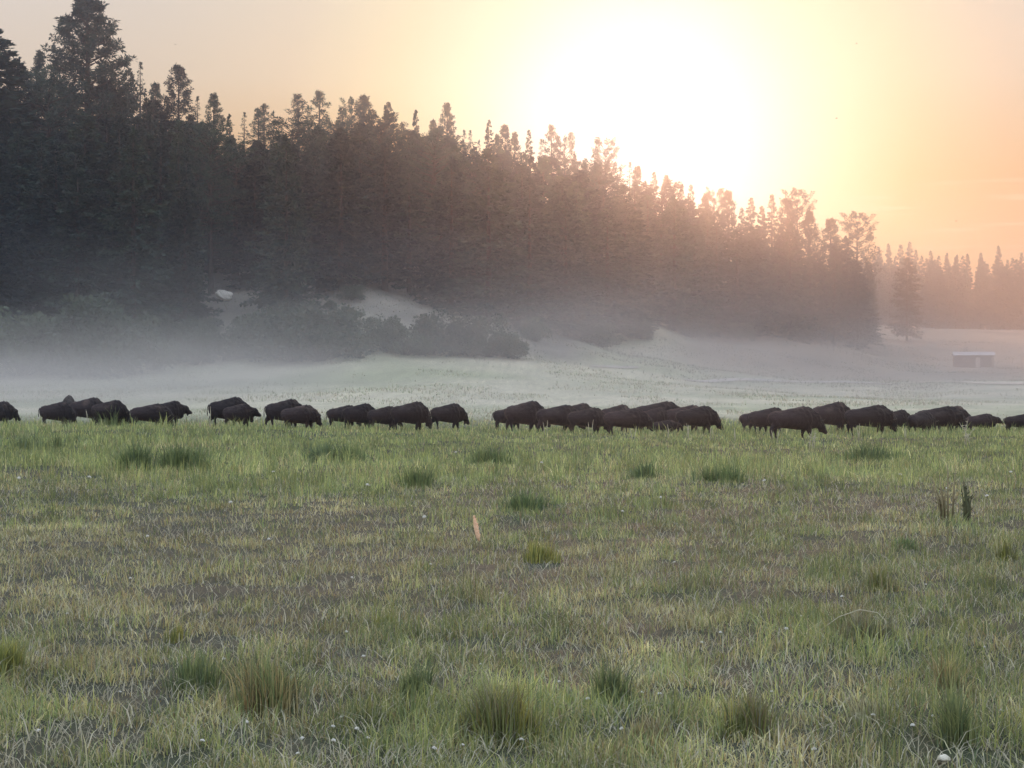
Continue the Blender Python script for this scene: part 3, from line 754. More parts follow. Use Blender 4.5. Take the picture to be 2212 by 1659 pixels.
def tree_tubes(lines, name):
    """lines: list of (points, radii)"""
    return mesh_pieces(name, [tube(p, r, 6 if r[0] > .12 else 3) for p, r in lines], M['bark'])

def fir(seed, H=24., Rb=4.0, start=.10, nb=150, ns=85, droop=.12, ragged=.3, power=.85, size=.62, dens=1.0):
    rs = np.random.RandomState(seed)
    lines = [([(0, 0, -1.0), (0, 0, H*.3), (rs.uniform(-.1, .1), 0, H*.65), (0, 0, H*.985)], [H*.016, H*.013, H*.007, .02])]
    PP, AA, LL = [], [], []
    lob = rs.uniform(0, 6.28, 3)
    for b in range(nb):
        t = start+(1-start)*(b+rs.rand())/nb; t = min(t, .995)
        az = rs.uniform(0, 6.283)
        prof = (1-t)**power*(1 if t > start+.10 else .55+.45*(t-start)/.10)
        L = Rb*prof*rs.uniform(1-ragged, 1+ragged*.5)*(1+.16*math.sin(2*az+lob[0]+t*9))+.16
        if rs.rand() < .06: L *= .5
        pitch = .50*(t-.45)-droop+rs.uniform(-.12, .12)
        dx, dy = math.cos(az), math.sin(az)
        z0 = H*t
        if L > 1.2 and b % 3 == 0:
            lines.append(([(0, 0, z0), (dx*L*.5, dy*L*.5, z0+L*.5*pitch), (dx*L*.9, dy*L*.9, z0+L*.9*pitch)], [.05, .035, .012]))
        n = int(ns*dens*(.35+.65*L/Rb)*rs.uniform(.75, 1.2)); s = rs.rand(n)**.65
        lat = rs.uniform(-1, 1, n)*(.14+.34*L*(1-s)*.75+.05)
        px = dx*L*s-dy*lat; py = dy*L*s+dx*lat; pz = z0+L*s*pitch+.10*L*s*s+rs.normal(0, .10, n)-.15*np.abs(lat)
        PP.append(np.stack([px, py, pz], -1))
        sg = np.sign(lat)
        AA.append(np.stack([dx*.8-dy*sg*.6, dy*.8+dx*sg*.6, np.full(n, pitch*.6)], -1)+rs.normal(0, .28, (n, 3)))
        LL.append(rs.uniform(.6, 1.2, n)*size*(.48+.52*min(1, prof*2.2)))
    # leader
    n = 40; PP.append(np.stack([rs.normal(0, .06, n), rs.normal(0, .06, n), H*rs.uniform(.955, 1.0, n)], -1)); AA.append(np.stack([rs.normal(0, .5, n), rs.normal(0, .5, n), np.full(n, 1.)], -1)); LL.append(np.full(n, .4))
    P = np.concatenate(PP); A = unit(np.concatenate(AA)); ln = np.concatenate(LL)
    U = unit(np.cross(A, unit(np.array([0, 0, 1.])+rs.normal(0, .55, (len(P), 3)))))
    V, q = sprays(P, A, U, ln, ln*rs.uniform(.32, .62, len(P)))
    return tree_tubes(lines, 'fir_trunk'), mesh_np('fir_crown', V, quads=q, mat=M['needle'])

def pine(seed, H=24., Rb=4.2, start=.35, nb=46, clumps=5, per=34, cr=.62, shape='oval', size=.42):
    rs = np.random.RandomState(seed)
    bend = rs.uniform(-.4, .4, 2)
    def tx(t): return np.array([bend[0]*math.sin(t*2.6), bend[1]*math.sin(t*2.2), H*t])
    lines = [([tuple(tx(t)-(np.array([0, 0, 1.]) if t == 0 else 0)) for t in (0, .25, .5, .7, .85, .98)], [H*.017, H*.014, H*.011, H*.008, H*.005, .04])]
    Cc = []; Rr = []
    for b in range(nb):
        t = start+(1-start)*((b+rs.rand())/nb)**.9; t = min(.985, t)
        u = (t-start)/(1-start)
        prof = {'oval': math.sin(math.pi*min(1, .18+.82*u)**.9)**.7 if u < .98 else .2, 'cone': (1-u)**.7*.95+.06, 'flat': .55+.45*math.sin(math.pi*u)}[shape]
        if shape == 'oval': prof = max(.10, (1-u)**.62*(.72+.28*min(1, u*5)))
        L = Rb*prof*rs.uniform(.6, 1.15)
        az = b*2.4+rs.uniform(-.7, .7); dx, dy = math.cos(az), math.sin(az); pitch = rs.uniform(-.08, .22)+.75*u*u
        o = tx(t); e = o+np.array([dx*L, dy*L, L*pitch+.12*L])
        m = (o+e)/2-np.array([0, 0, .07*L])
        lines.append(([tuple(o), tuple(m), tuple(e)], [.035+.02*L, .02+.012*L, .02]))
        nc = max(1, int(clumps*(.4+.6*L/Rb)+rs.rand()))
        for c in range(nc):
            s = 1-.62*(c/max(1, clumps))*rs.uniform(.7, 1.3); s = max(.2, s)
            p = o*(1-s)+e*s+np.array([-dy, dx, 0])*rs.uniform(-1, 1)*.30*L*(1.1-s)+np.array([0, 0, rs.uniform(-.1, .45)])
            Cc.append(p); Rr.append(cr*rs.uniform(.6, 1.2)*(.45+.55*min(1, prof*1.6)))
    for c in range(4): Cc.append(tx(.93+.02*c)+rs.normal(0, .12, 3)); Rr.append(cr*.38)
    Cc = np.array(Cc); Rr = np.array(Rr); k = len(Cc)
    n = k*per; ci = np.repeat(np.arange(k), per)
    D = unit(rs.normal(0, 1, (n, 3))+np.array([0, 0, .25])); P = Cc[ci]+D*(Rr[ci]*rs.rand(n)**.6*.75)[:, None]*np.array([1, 1, .65])
    A = unit(D+rs.normal(0, .4, (n, 3))); U = unit(np.cross(A, rs.normal(0, 1, (n, 3))))
    ln = size*rs.uniform(.6, 1.2, n)
    V, q = sprays(P, A, U, ln*1.15, ln*rs.uniform(.22, .42, n))
    return tree_tubes(lines, 'pine_trunk'), mesh_np('pine_crown', V, quads=q, mat=M['needle'])

def shrub(seed, H=4., Rb=3., per=170, nl=26, size=.34, vase=False):
    rs = np.random.RandomState(seed); lines = []; Cc = []; Rr = []
    for b in range(nl):
        az = rs.uniform(0, 6.283); e = rs.uniform(.15, 1.0); r_ = Rb*math.sqrt(1-(e*.9)**2)*rs.uniform(.45, .95); 
        if vase: r_ = Rb*e*rs.uniform(.3, 1)
        p = np.array([r_*math.cos(az), r_*math.sin(az), H*e*rs.uniform(.8, .95)])
        lines.append(([(0, 0, -.3), tuple(p*np.array([.4, .4, .5])), tuple(p)], [.07, .045, .015])); Cc.append(p); Rr.append(H*.22*rs.uniform(.7, 1.25))
    Cc = np.array(Cc); Rr = np.array(Rr); n = nl*per; ci = np.repeat(np.arange(nl), per)
    D = unit(rs.normal(0, 1, (n, 3))); P = Cc[ci]+D*(Rr[ci]*rs.rand(n)**.45)[:, None]; P[:, 2] = np.maximum(P[:, 2], .05)
    A = unit(D+rs.normal(0, .6, (n, 3))); U = unit(np.cross(A, rs.normal(0, 1, (n, 3)))); ln = size*rs.uniform(.6, 1.3, n)
    V, q = sprays(P, A, U, ln, ln*.75)
    return tree_tubes(lines, 'shrub_stems'), mesh_np('shrub_crown', V, quads=q, mat=M['leaf'])

# prototypes: mesh pairs with nominal height
PT = {}
def proto(key, pair, H, rad): PT[key] = (pair[0], pair[1], H, rad)
for i in range(4): proto('fir%d' % i, fir(20+i, 24, [4.3, 3.7, 4.8, 4.0][i], [.08, .12, .05, .1][i], ragged=[.3, .4, .35, .45][i], power=[.92, .82, .78, .95][i]), 24, 4)
for i in range(2): proto('spire%d' % i, fir(40+i, 24, [4.6, 5.2][i], .08, nb=130, ns=55, ragged=.4, power=1.05, size=.42), 24, 3)
proto('round', fir(77, 24, 5.6, .09, nb=190, ns=105, ragged=.25, power=.5, size=.65, droop=.15), 24, 5.6)
for i in range(3): proto('dense%d' % i, fir(60+i, 24, [5.4, 5.0, 6.0][i], .03, nb=190, ns=105, ragged=.3, power=[.72, .62, .8][i], size=.7, droop=.2), 24, 5.5)
for i in range(4): proto('pine%d' % i, pine(80+i, 24, [3.6, 4.2, 3.4, 4.4][i], [.30, .25, .40, .22][i], shape=['oval', 'oval', 'cone', 'flat'][i], nb=[78, 92, 66, 84][i], clumps=7, per=22, cr=.46, size=.38), 24, 4)
proto('bigpine', pine(95, 34, 7.6, .30, nb=190, clumps=9, per=22, cr=.58, shape='cone', size=.48), 34, 6.4)
for i in range(2): proto('open%d' % i, pine(97+i, 24, [3.0, 3.4][i], .50, nb=40, clumps=5, per=22, cr=.46, shape=['cone', 'oval'][i], size=.38), 24, 3)
for i in range(3): proto('shrub%d' % i, shrub(120+i, 5, [3.2, 4.0, 3.4][i]), 5, 3.5)
proto('vase', shrub(130, 5, 2.4, nl=14, per=60, vase=True, size=.25), 5, 2.4)

ROOT = {}
def tree(key, x, y, H, name, lab, cat, group, wid=1.0, z=None):
    tm, cm, H0, _ = PT[key]; s = H/H0
    if z is None: z = gz1(x, y)
    if key not in ROOT:
        r = empty(name); a = ob('trunk', tm, r); b = ob('crown', cm, r); KIDS[r.name] = [a, b]; ROOT[key] = r
    else: r = copy_thing(ROOT[key], (0, 0, 0), 0); r.name = name
    r.location = (x, y, z-.1); r.rotation_euler = (0, 0, rnd.uniform(0, 6.283)); r.scale = (s*wid, s*wid, s)
    tag(r, lab, cat, group); return r

GSK = 'trees along the skyline of the wooded hill'
# X px, top Y px, distance, kind, width factor, label (None = shared skyline label)
SKY = [
 (-6, 28, 285, 'dense0', 1.9, 'dense tree cut by the upper left edge of the frame'),
 (18, 58, 300, 'dense2', 1.4, None),
 (39, 54, 345, 'pine2', .9, None), (53, 44, 340, 'spire0', 1.0, 'thin spire close left of the tallest pine'),
 (84, 4, 322, 'bigpine', 1.45, 'tallest pine of the hill, round open crown full of gaps, upper left'),
 (112, 66, 330, 'fir0', 1.0, None), (128, 68, 350, 'dense1', .8, None), (140, 62, 372, 'spire1', 1.1, 'sharp pale spire right of the tallest pine'), (155, 84, 370, 'pine1', .9, None),
 (179, 67, 345, 'pine1', 1.15, 'second tallest pine, airy crown standing clear above the hill at left'),
 (166, 98, 350, 'fir1', 1.0, None), (197, 96, 372, 'spire0', 1.1, None), (214, 95, 365, 'pine0', 1.0, None), (229, 114, 370, 'fir3', .9, None),
 (244, 112, 385, 'spire1', 1.1, None), (256, 109, 392, 'open0', 1.1, None), (264, 105, 385, 'open1', 1.0, None), (273, 111, 392, 'spire0', 1.0, None),
 (296, 95, 385, 'open0', 1.35, 'open pine with bare trunk showing against the sky, left of its twin'), (320, 93, 380, 'open1', 1.25, 'open pine with layered branches, right of its bare trunked twin'),
 (340, 108, 385, 'fir1', .9, None), (352, 108, 388, 'pine3', .8, None), (364, 97, 375, 'pine1', 1.1, 'broad double topped pine between two dense firs in the middle of the ridge'),
 (388, 102, 365, 'dense1', .72, 'dense dark pointed fir right of the broad double topped pine'), (402, 122, 372, 'fir2', .8, None),
 (416, 110, 372, 'fir3', .9, None), (433, 122, 380, 'pine2', .8, None), (447, 105, 385, 'pine0', .95, 'slender clumpy pine rising behind a dark cone, left of the sun glow'), (449, 122, 365, 'fir0', .9, None),
 (464, 130, 385, 'spire0', 1.0, None), (470, 130, 392, 'spire1', 1.0, None), (479, 140, 385, 'spire0', .9, None), (489, 120, 385, 'fir1', .8, None), (497, 136, 378, 'pine0', .7, None),
 (505, 127, 388, 'pine2', .9, None), (515, 134, 390, 'pine0', .8, None), (529, 130, 385, 'fir3', .85, None), (541, 139, 388, 'spire1', 1.0, None),
 (552, 127, 392, 'open1', .95, 'ragged open pine with two tufts at its tip beside the sun glow'), (564, 143, 388, 'pine3', .75, None), (575, 154, 385, 'fir1', .8, None),
 (585, 165, 380, 'dense2', .6, None), (594, 152, 385, 'fir2', .8, None), (606, 148, 395, 'pine3', .8, 'knobbly pine with a hooked top standing right under the sun glow'), (621, 167, 390, 'spire0', 1.0, None),
 (630, 162, 392, 'spire1', 1.1, None), (638, 168, 395, 'pine2', .8, None), (645, 181, 385, 'fir0', .8, None), (654, 172, 392, 'fir1', .9, None), (666, 177, 395, 'pine0', .8, None),
 (673, 190, 385, 'dense0', .6, None), (682, 186, 395, 'fir3', .85, None), (691, 185, 392, 'fir2', .8, None), (706, 196, 398, 'pine2', .9, None), (714, 198, 395, 'pine3', .7, None),
 (728, 192, 400, 'pine1', .95, None), (742, 208, 395, 'fir0', .9, None), (751, 198, 402, 'fir1', 1.1, None), (762, 206, 404, 'dense1', .6, None),
 (772, 195, 405, 'fir3', 1.1, None), (788, 200, 405, 'pine1', 1.05, None), (798, 200, 410, 'pine3', 1.0, 'round headed pine above the right shoulder of the wood'), (810, 212, 412, 'pine1', 1.0, None),
 (831, 220, 418, 'pine1', 1.2, 'round clumpy pine with gaps of sky, left of the last tall pine of the wood'), (846, 236, 418, 'fir1', .9, None), (858, 222, 428, 'pine3', 1.15, 'last tall pine of the wood, at its right end, dark trunk on the bare ground'),
 (852, 250, 422, 'fir0', 1.2, None), (868, 262, 432, 'pine1', .85, None),
]
nb_ = 0
SX, SYv = [], []
ORD = ['first', 'second', 'third', 'fourth', 'fifth', 'sixth', 'seventh', 'eighth', 'ninth', 'tenth', 'eleventh', 'twelfth', 'thirteenth', 'fourteenth', 'fifteenth', 'sixteenth', 'seventeenth', 'eighteenth', 'nineteenth', 'twentieth', 'twenty first', 'twenty second']
MARKS = {-6: 'edge tree', 53: 'thin spire', 84: 'tallest pine', 140: 'sharp pale spire', 179: 'second tallest pine', 296: 'bare trunked open pine', 320: 'layered open pine', 364: 'double topped pine',
         388: 'dense dark pointed fir', 447: 'slender clumpy pine', 552: 'ragged two tufted pine', 606: 'hook topped pine', 798: 'round headed pine', 831: 'round clumpy pine', 858: 'last tall pine'}
SKY.sort(key=lambda q: q[0]); mark, cnt = None, 0
for X, Y, D, kd, wf, lab in SKY:
    x = at(X, D); zt = CAM_Z+(HOR-Y)/F*D; z = gz1(x, D); H = zt-z
    nm = 'pine_tree' if kd[:4] in ('pine', 'open', 'bigp') else 'fir_tree'
    if X in MARKS: mark, cnt = MARKS[X], 0
    else: cnt += 1
    tree(kd, x, D, H, nm, lab or ('%s on the ridge skyline, %s to the right of the %s' % ('airy pine' if nm == 'pine_tree' else 'pointed fir', ORD[cnt-1], mark)),
         'pine tree' if nm == 'pine_tree' else 'fir tree', GSK, wid=wf*(24/H if kd != 'bigpine' else 34/H)**.5 if H > 1 else 1)
    SX.append(X); SYv.append(Y); print('sky', X, round(H, 1), kd)
# skyline envelope for the trees in front
eX = np.arange(-80, 1110, 10.0)
base = np.interp(eX, [-80, 0, 25, 55, 90, 120, 150, 180, 210, 240, 275, 300, 340, 380, 400, 440, 480, 510, 550, 580, 600, 620, 640, 660, 680, 700, 730, 750, 780, 810, 830, 850, 870, 890],
                 [30, 50, 80, 76, 74, 84, 98, 108, 124, 138, 136, 124, 124, 116, 128, 128, 145, 148, 152, 162, 165, 175, 178, 188, 195, 205, 212, 215, 215, 230, 245, 246, 282, 310])
rs = random.Random(5); placed = []
def fill(X0, X1, D0f, D1f, n, sp, kinds, lab, grp, hmin, hmax, tries=6000, l0=2, l1=26):
    c = 0
    for _ in range(tries):
        if c >= n: break
        X = rs.uniform(X0, X1); D = rs.uniform(D0f(X), D1f(X)); x = at(X, D)
        if any((x-a)**2+((D-b)*1.0)**2 < sp*sp for a, b in placed): continue
        gapd = min(abs(X-224)/34 if D < 270 else 9, abs(X-326)/22 if D < 262 else 9)
        if gapd < 1: continue
        z = gz1(x, D); H = rs.uniform(hmin, hmax)
        lim = np.interp(X, eX, base)+rs.uniform(l0, l1); ht = CAM_Z+(HOR-lim)/F*D-z
        if ht < 7: continue
        H = min(H, ht)
        kd = rs.choice(kinds); nm = 'pine_tree' if kd[:4] == 'pine' else 'fir_tree'
        placed.append((x, D)); c += 1
        zone = 'at the far left' if X < 150 else 'left of the bright gap' if X < 224 else 'above the pale clearing' if X < 420 else 'left of the sun glow' if X < 560 else 'under the sun glow' if X < 700 else 'at the right end'
        row = 'front row' if D < front0(X)+26 and l1 > 10 else 'ridge row' if l1 < 10 else 'middle rows'
        tree(kd, x, D, H, nm, 'dark %s merging into the %s of the wood %s' % (nm[:-5], row, zone), 'pine tree' if nm == 'pine_tree' else 'fir tree', grp, wid=rs.uniform(1.05, 1.65 if X < 790 else 1.2)*(24/H)**.45*(.62 if gapd < 2.4 else 1))
    print('filled', c)
K1 = ['fir0', 'fir2', 'fir3', 'dense0', 'dense1', 'dense2', 'pine1', 'pine3', 'dense1', 'dense2']
LH = ('dark pine in the shaded mass of the wooded hill, merging with its neighbours', 'dark fir in the shaded mass of the wooded hill, merging with its neighbours')
front0 = lambda X: np.interp(X, [-80, 0, 150, 330, 352, 400, 450, 560, 620, 700, 780, 850, 880], [226, 226, 232, 236, 264, 272, 268, 276, 300, 340, 372, 400, 420])
fill(-75, 345, front0, lambda X: front0(X)+26, 34, 6.4, ['dense0', 'dense1', 'dense2', 'fir2', 'fir0'], LH, 'trees massed on the wooded hill', 20, 29)
fill(345, 870, front0, lambda X: front0(X)+22, 34, 6.4, ['dense0', 'dense1', 'dense2', 'fir2', 'fir0'], LH, 'trees massed on the wooded hill', 17, 25)
crest = lambda X: float(np.interp(X, [-80, 60, 150, 250, 400, 600, 700, 800, 870], [300, 325, 345, 368, 366, 378, 388, 398, 415]))
fill(-75, 866, lambda X: crest(X)-26, crest, 66, 5.6, K1, LH, 'trees massed on the wooded hill', 28, 31, l0=0, l1=9)
fill(-75, 870, lambda X: front0(X)+20, lambda X: crest(X)-24, 84, 7.2, K1, LH, 'trees massed on the wooded hill', 19, 27)

# lone tree, far forest
x = at(907, 452); z = gz1(x, 452)
tree('round', x, 452, (CAM_Z+(HOR-258)/F*452)-z, 'fir_tree', 'lone rounded conical tree with short trunk on the open pale slope at right', 'fir tree', None, wid=1.05)
FT = [(879, 247), (889, 244), (896, 256), (901, 245), (910, 242), (916, 250), (922, 256), (931, 251), (939, 256), (947, 253), (957, 255), (963, 256), (968, 254), (981, 253), (988, 264), (999, 246), (1008, 260), (1013, 258), (1022, 253), (1034, 257), (1045, 250), (1058, 258), (1070, 252), (1085, 260)]
for X, Y in FT:
    D = 860+rs.uniform(-8, 8); x = at(X, D); z = gz1(x, D); H = (CAM_Z+(HOR-Y)/F*D)-z
    tree(rs.choice(['fir0', 'fir1', 'fir3', 'fir2']), x, D, H, 'fir_tree', 'small pointed fir on the skyline of the far forest at right', 'fir tree', 'firs along the far forest skyline', wid=.95)
c = 0
for _ in range(900):
    if c >= 52: break
    X = rs.uniform(862, 1095); D = rs.uniform(775, 850); x = at(X, D)
    if any((x-a)**2+(D-b)**2 < 60 for a, b in placed): continue
    placed.append((x, D)); c += 1; z = gz1(x, D)
    tree(rs.choice(['dense0', 'dense1', 'fir2', 'fir0']), x, D, rs.uniform(24, 31), 'fir_tree', 'hazy fir in the body of the far forest at right', 'fir tree', 'firs in the far forest', wid=1.15)
# shrubs
SH = [(-14, 372, 215, 44, 1.5), (20, 374, 214, 56, 1.5), (55, 371, 216, 46, 1.3), (92, 377, 212, 70, 1.3), (125, 372, 216, 52, 1.3), (152, 360, 226, 44, 1.2), (196, 362, 224, 42, 1.2), (234, 360, 227, 30, 1.2),
      (262, 356, 228, 40, 1.4), (292, 358, 224, 52, 1.4), (320, 361, 221, 48, 1.5), (345, 356, 224, 40, 1.4), (385, 351, 228, 30, 1.3), (405, 353, 227, 26, 1.5), (432, 352, 230, 38, 1.2), (462, 352, 232, 33, 1.5),
      (488, 354, 232, 36, 1.1), (510, 356, 234, 22, 1.6), (535, 350, 262, 22, 1.4), (600, 352, 285, 22, 1.5), (640, 350, 305, 20, 1.4), (690, 350, 330, 20, 1.4), (740, 346, 350, 18, 1.4), (345, 340, 243, 12, 1.3), (372, 333, 240, 9, 1.6), (352, 306, 254, 14, 1.7), (398, 336, 238, 13, 1.3), (330, 322, 250, 9, 1.5), (212, 330, 243, 14, 1.3), (240, 322, 246, 10, 1.5)]
nth = {}
for i, (X, Y, D, hp, wf) in enumerate(SH):
    x = at(X, D); lowb = hp < 16
    nth[X < 360] = nth.get(X < 360, 0)+(hp >= 16)
    lab = 'low shrub on the pale bare slope in the gap below the wood' if lowb else ('%s grey green shrub from the left, in mist at the foot of the wood' if X < 360 else '%s rounded shrub from the left on the hazy slope below the wood') % ORD[nth[X < 360]-1]
    grp = 'low shrubs in the gaps of the wood edge' if lowb else ('shrubs at the foot of the wood' if X < 360 else 'shrubs on the bare slope')
    tree('shrub%d' % (i % 3), x, D, hp/F*D*1.1, 'shrub', lab, 'shrub', grp, wid=wf*.8)
D = 392; x = at(966, D); tree('vase', x, D, 15/F*D*1.2, 'small_tree', 'small vase shaped tree rising behind the shed', 'small tree', None, wid=.8)

# ------------------------------------------------------------------ shed, fence, bright gap, track, birds
M['red'] = mat_plain('weathered_red_boards', (.055, .018, .016), (.085, .03, .025), scale=2, bump=.4)
M['tin'] = mat_plain('tin_roof', (.36, .38, .43), (.46, .48, .53), rough=.45, scale=2, metal=.3)
M['dark'] = mat_plain('dark_inside', (.03, .025, .025), rough=.9)
M['pale'] = mat_plain('pale_board', (.40, .33, .30), (.48, .40, .36), scale=3)
M['post'] = mat_plain('fence_post', (.12, .10, .085), (.2, .17, .14), scale=8)
M['gap_lump'] = mat_plain('bright_gap_lump', (.72, .69, .62), (.85, .82, .75), scale=1.2, bump=.8)  # very pale, so the added lump reads as light through the trees
def box(x0, x1, y0, y1, z0, z1):
    V = [Vector(p) for p in ((x0, y0, z0), (x1, y0, z0), (x1, y1, z0), (x0, y1, z0), (x0, y0, z1), (x1, y0, z1), (x1, y1, z1), (x0, y1, z1))]
    return V, [(3, 2, 1, 0), (4, 5, 6, 7), (0, 1, 5, 4), (1, 2, 6, 5), (2, 3, 7, 6), (3, 0, 4, 7)]
D = 380; x = at(973.5, D); z = gz1(x, D)
r = empty('shed', (x, D, z), R(-8)); tag(r, 'small red shed with pale tin roof and an open bay at its right end', 'shed')
W, DP, HT = 7.6, 4.2, 2.45
wl = [box(-W/2, 1.35, -DP/2, -DP/2+.12, -.4, HT)]
wl += [box(-W/2, -W/2+.12, -DP/2+.123, DP/2-.123, -.4, HT), box(-W/2, W/2, DP/2-.12, DP/2, -.4, HT+.0), box(1.23, 1.35, -DP/2+.123, DP/2-.123, -.4, HT)]
for k in range(22):                                       # board battens, proud of the front wall
    bx = -W/2+.12+k*.24
    if bx < 1.3: wl.append(box(bx, bx+.05, -DP/2-.03, -DP/2-.003, -.3, HT-.02))
wall = ob('wall', mesh_pieces('shed_wall', wl, M['red'], False), r)
wd_ = ob('window', mesh_pieces('shed_window', [box(-2.0, -1.2, -DP/2-.07, -DP/2-.035, 1.2, 1.9)], M['pale'], False), wall)
ob('pane', mesh_pieces('shed_pane', [box(-1.93, -1.27, -DP/2-.085, -DP/2-.073, 1.27, 1.83)], M['dark'], False), wd_)
ob('door', mesh_pieces('shed_door', [box(.2, 1.1, -DP/2-.07, -DP/2-.035, -.1, 1.95)], M['pale'], False), wall)
V = [Vector(p) for p in ((-W/2-.3, -DP/2-.35, HT+.02), (W/2+.3, -DP/2-.35, HT+.02), (W/2+.3, 0, HT+.72), (-W/2-.3, 0, HT+.72), (-W/2-.3, DP/2+.35, HT+.02), (W/2+.3, DP/2+.35, HT+.02))]
V += [v-Vector((0, 0, .10)) for v in V]
ob('roof', mesh_pieces('shed_roof', [(V, [(0, 1, 2, 3), (3, 2, 5, 4), (7, 6, 9, 8), (8, 9, 10, 11), (0, 6, 7, 1), (4, 5, 11, 10), (1, 7, 8, 2), (2, 8, 11, 5), (0, 3, 9, 6), (3, 4, 10, 9)])], M['tin'], False), r)
for px, py in ((W/2-.15, -DP/2+.05), (2.6, -DP/2+.05), (W/2-.15, 0)):
    ob('post', mesh_pieces('shed_post', [box(px, px+.14, py, py+.14, -.4, HT-.05)], M['post'], False), r)

def fence(pts, lab, n, hp=1.25):
    r = empty('wire_fence', (pts[0][0], pts[0][1], gz1(*pts[0]))); tag(r, lab, 'fence')
    L = [0]
    for a, b in zip(pts[:-1], pts[1:]): L.append(L[-1]+math.dist(a, b))
    P = []
    for k in range(n):
        t = L[-1]*k/(n-1); px = np.interp(t, L, [p[0] for p in pts]); py = np.interp(t, L, [p[1] for p in pts]); P.append((px-pts[0][0], py-pts[0][1], gz1(px, py)-r.location.z))
    pm = mesh_pieces('fence_post', [tube([(0, 0, -.4), (.01, 0, hp*.5), (0, 0, hp)], [.05, .045, .04], 7)], M['post'])
    for k, p in enumerate(P):
        o = ob('post', pm, r); o.location = p; o.rotation_euler = (rnd.uniform(-.05, .05), rnd.uniform(-.05, .05), rnd.uniform(0, 6))
    for hz in (.35, .75, 1.12):
        ob('wire', mesh_pieces('wire', [tube([(p[0], p[1], p[2]+hz) for p in P], [.012]*n, 3)], M['post']), r)
fence([(at(815, 372), 372), (at(850, 360), 360), (at(880, 352), 352), (at(925, 340), 340)], 'faint wire fence running down the pale slope left of the shed', 16)
fence([(at(878, 415), 415), (at(920, 400), 400), (at(950, 396), 396), (at(1040, 392), 392)], 'faint wire fence crossing the pale slope behind the shed', 16)

# added pale lump standing in for a bright gap of light in the wood
bm = bmesh.new(); bmesh.ops.create_icosphere(bm, subdivisions=4, radius=1)
for v in bm.verts:
    n_ = float(fbm(np.array([v.co.x*1.7+4+v.co.z]), np.array([v.co.y*1.7+9]), 3)[0]); v.co *= (.45+1.1*n_); v.co.z *= .55
me = bpy.data.meshes.new('gap_lump'); bm.to_mesh(me); bm.free(); me.materials.append(M['gap_lump'])
D = 250
while HOR-(gz1(at(224, D), D)-CAM_Z)*F/D > 301: D += .5
o = ob('bright_gap_lump', me); o.location = (at(224, D), D, gz1(at(224, D), D)+.75); o.scale = (1.15, .9, 1.25)
print('gap_lump', D)
tag(o, 'pale lump standing in for a bright gap of light low in the wood at left', 'bright gap')


# pale gravel track and bars beyond the herd on the right
def strip(name, lab, pts, wdt, colr):
    V = []; K = []
    P = np.array(pts, float); m = 160; t = np.linspace(0, 1, m); L = np.concatenate([[0], np.cumsum(np.hypot(*np.diff(P, axis=0).T))]); L /= L[-1]
    px = np.interp(t, L, P[:, 0]); py = np.interp(t, L, P[:, 1]); wv = np.interp(t, L, wdt)*(.75+.5*fbm(t*30, t*0+3, 3))*np.minimum(1, np.minimum(t, 1-t)*18+.05)
    for i in range(m):
        for j in range(5):
            yy = py[i]+(j/4-.5)*wv[i]; V.append((px[i], yy, gz1(px[i], yy)+.10)); K.append(np.array(colr)*(.8+.4*float(fbm(np.array([px[i]]), np.array([yy]), 2)[0])))
    idx = np.arange(m*5).reshape(m, 5); q = np.stack([idx[:-1, :-1], idx[1:, :-1], idx[1:, 1:], idx[:-1, 1:]], -1).reshape(-1, 4)
    me = mesh_np(name, V, quads=q, mat=M['ground'], smooth=True); add_col(me, np.array(K)); o = ob(name, me); tag(o, lab, kind='structure'); return o
def pd(X, Y):
    """distance where the ground shows at pixel row Y in column X"""
    ds = np.arange(118, 500, .5); yy = HOR-(ground_z(at(X, ds), ds)-CAM_Z)/ds*F
    i = np.where(yy <= Y)[0]; d = ds[i[0]] if len(i) else 300
    return (at(X, d), d)
strip('track', 'pale track along the far edge of the meadow', [pd(X, Y) for X, Y in ((682, 380), (720, 381), (780, 381.5), (830, 382.5), (880, 384), (905, 385))], [4, 4, 5, 5, 3, 1.5], (.46, .42, .39))
strip('gravel_bar', 'pale gravel bar at the right beyond the herd', [pd(X, Y) for X, Y in ((905, 383), (940, 382), (970, 383), (1000, 384), (1060, 384))], [1.5, 2.5, 5, 7, 7], (.52, .44, .35))
strip('gravel_patch', 'small pale patch at the meadow edge', [pd(X, Y) for X, Y in ((590, 366.5), (615, 367.5), (640, 368))], [2, 3, 2], (.40, .36, .32))

def bird(X, Y, D, s, lab):
    pc = [tube([(-.16, 0, 0), (-.06, 0, .01), (.06, 0, .01), (.13, 0, .02), (.17, 0, .01)], [.01, .035, .045, .028, .004], 8)]
    for sg in (1, -1):
        pc.append(([Vector((-.05, .02*sg, .02)), Vector((.05, .02*sg, .02)), Vector((.03, .2*sg, .09)), Vector((-.06, .38*sg, .03)), Vector((-.07, .2*sg, .07)), Vector((0, .1*sg, .035))], [(0, 5, 4), (5, 2, 4), (1, 2, 5), (0, 1, 5), (4, 2, 3)]))
    o = ob('bird', mesh_pieces('bird', pc, M['dark'], False)); o.location = (at(X, D), D, CAM_Z+(HOR-Y)/F*D); o.scale = (s, s, s); o.rotation_euler = (0, .1, rnd.uniform(0, 3)); tag(o, lab, 'bird')
bird(956.5, 221, 150, .75, 'tiny dark bird over the right part of the far forest')
bird(837, 118, 150, .55, 'tiny dark bird high in the yellow sky, right of the sun glow')
bird(857, 43, 150, .45, 'faintest tiny bird near the top of the sky at right')
bird(175, 44, 150, .5, 'tiny dark bird in the cream sky left of centre, above the hill')

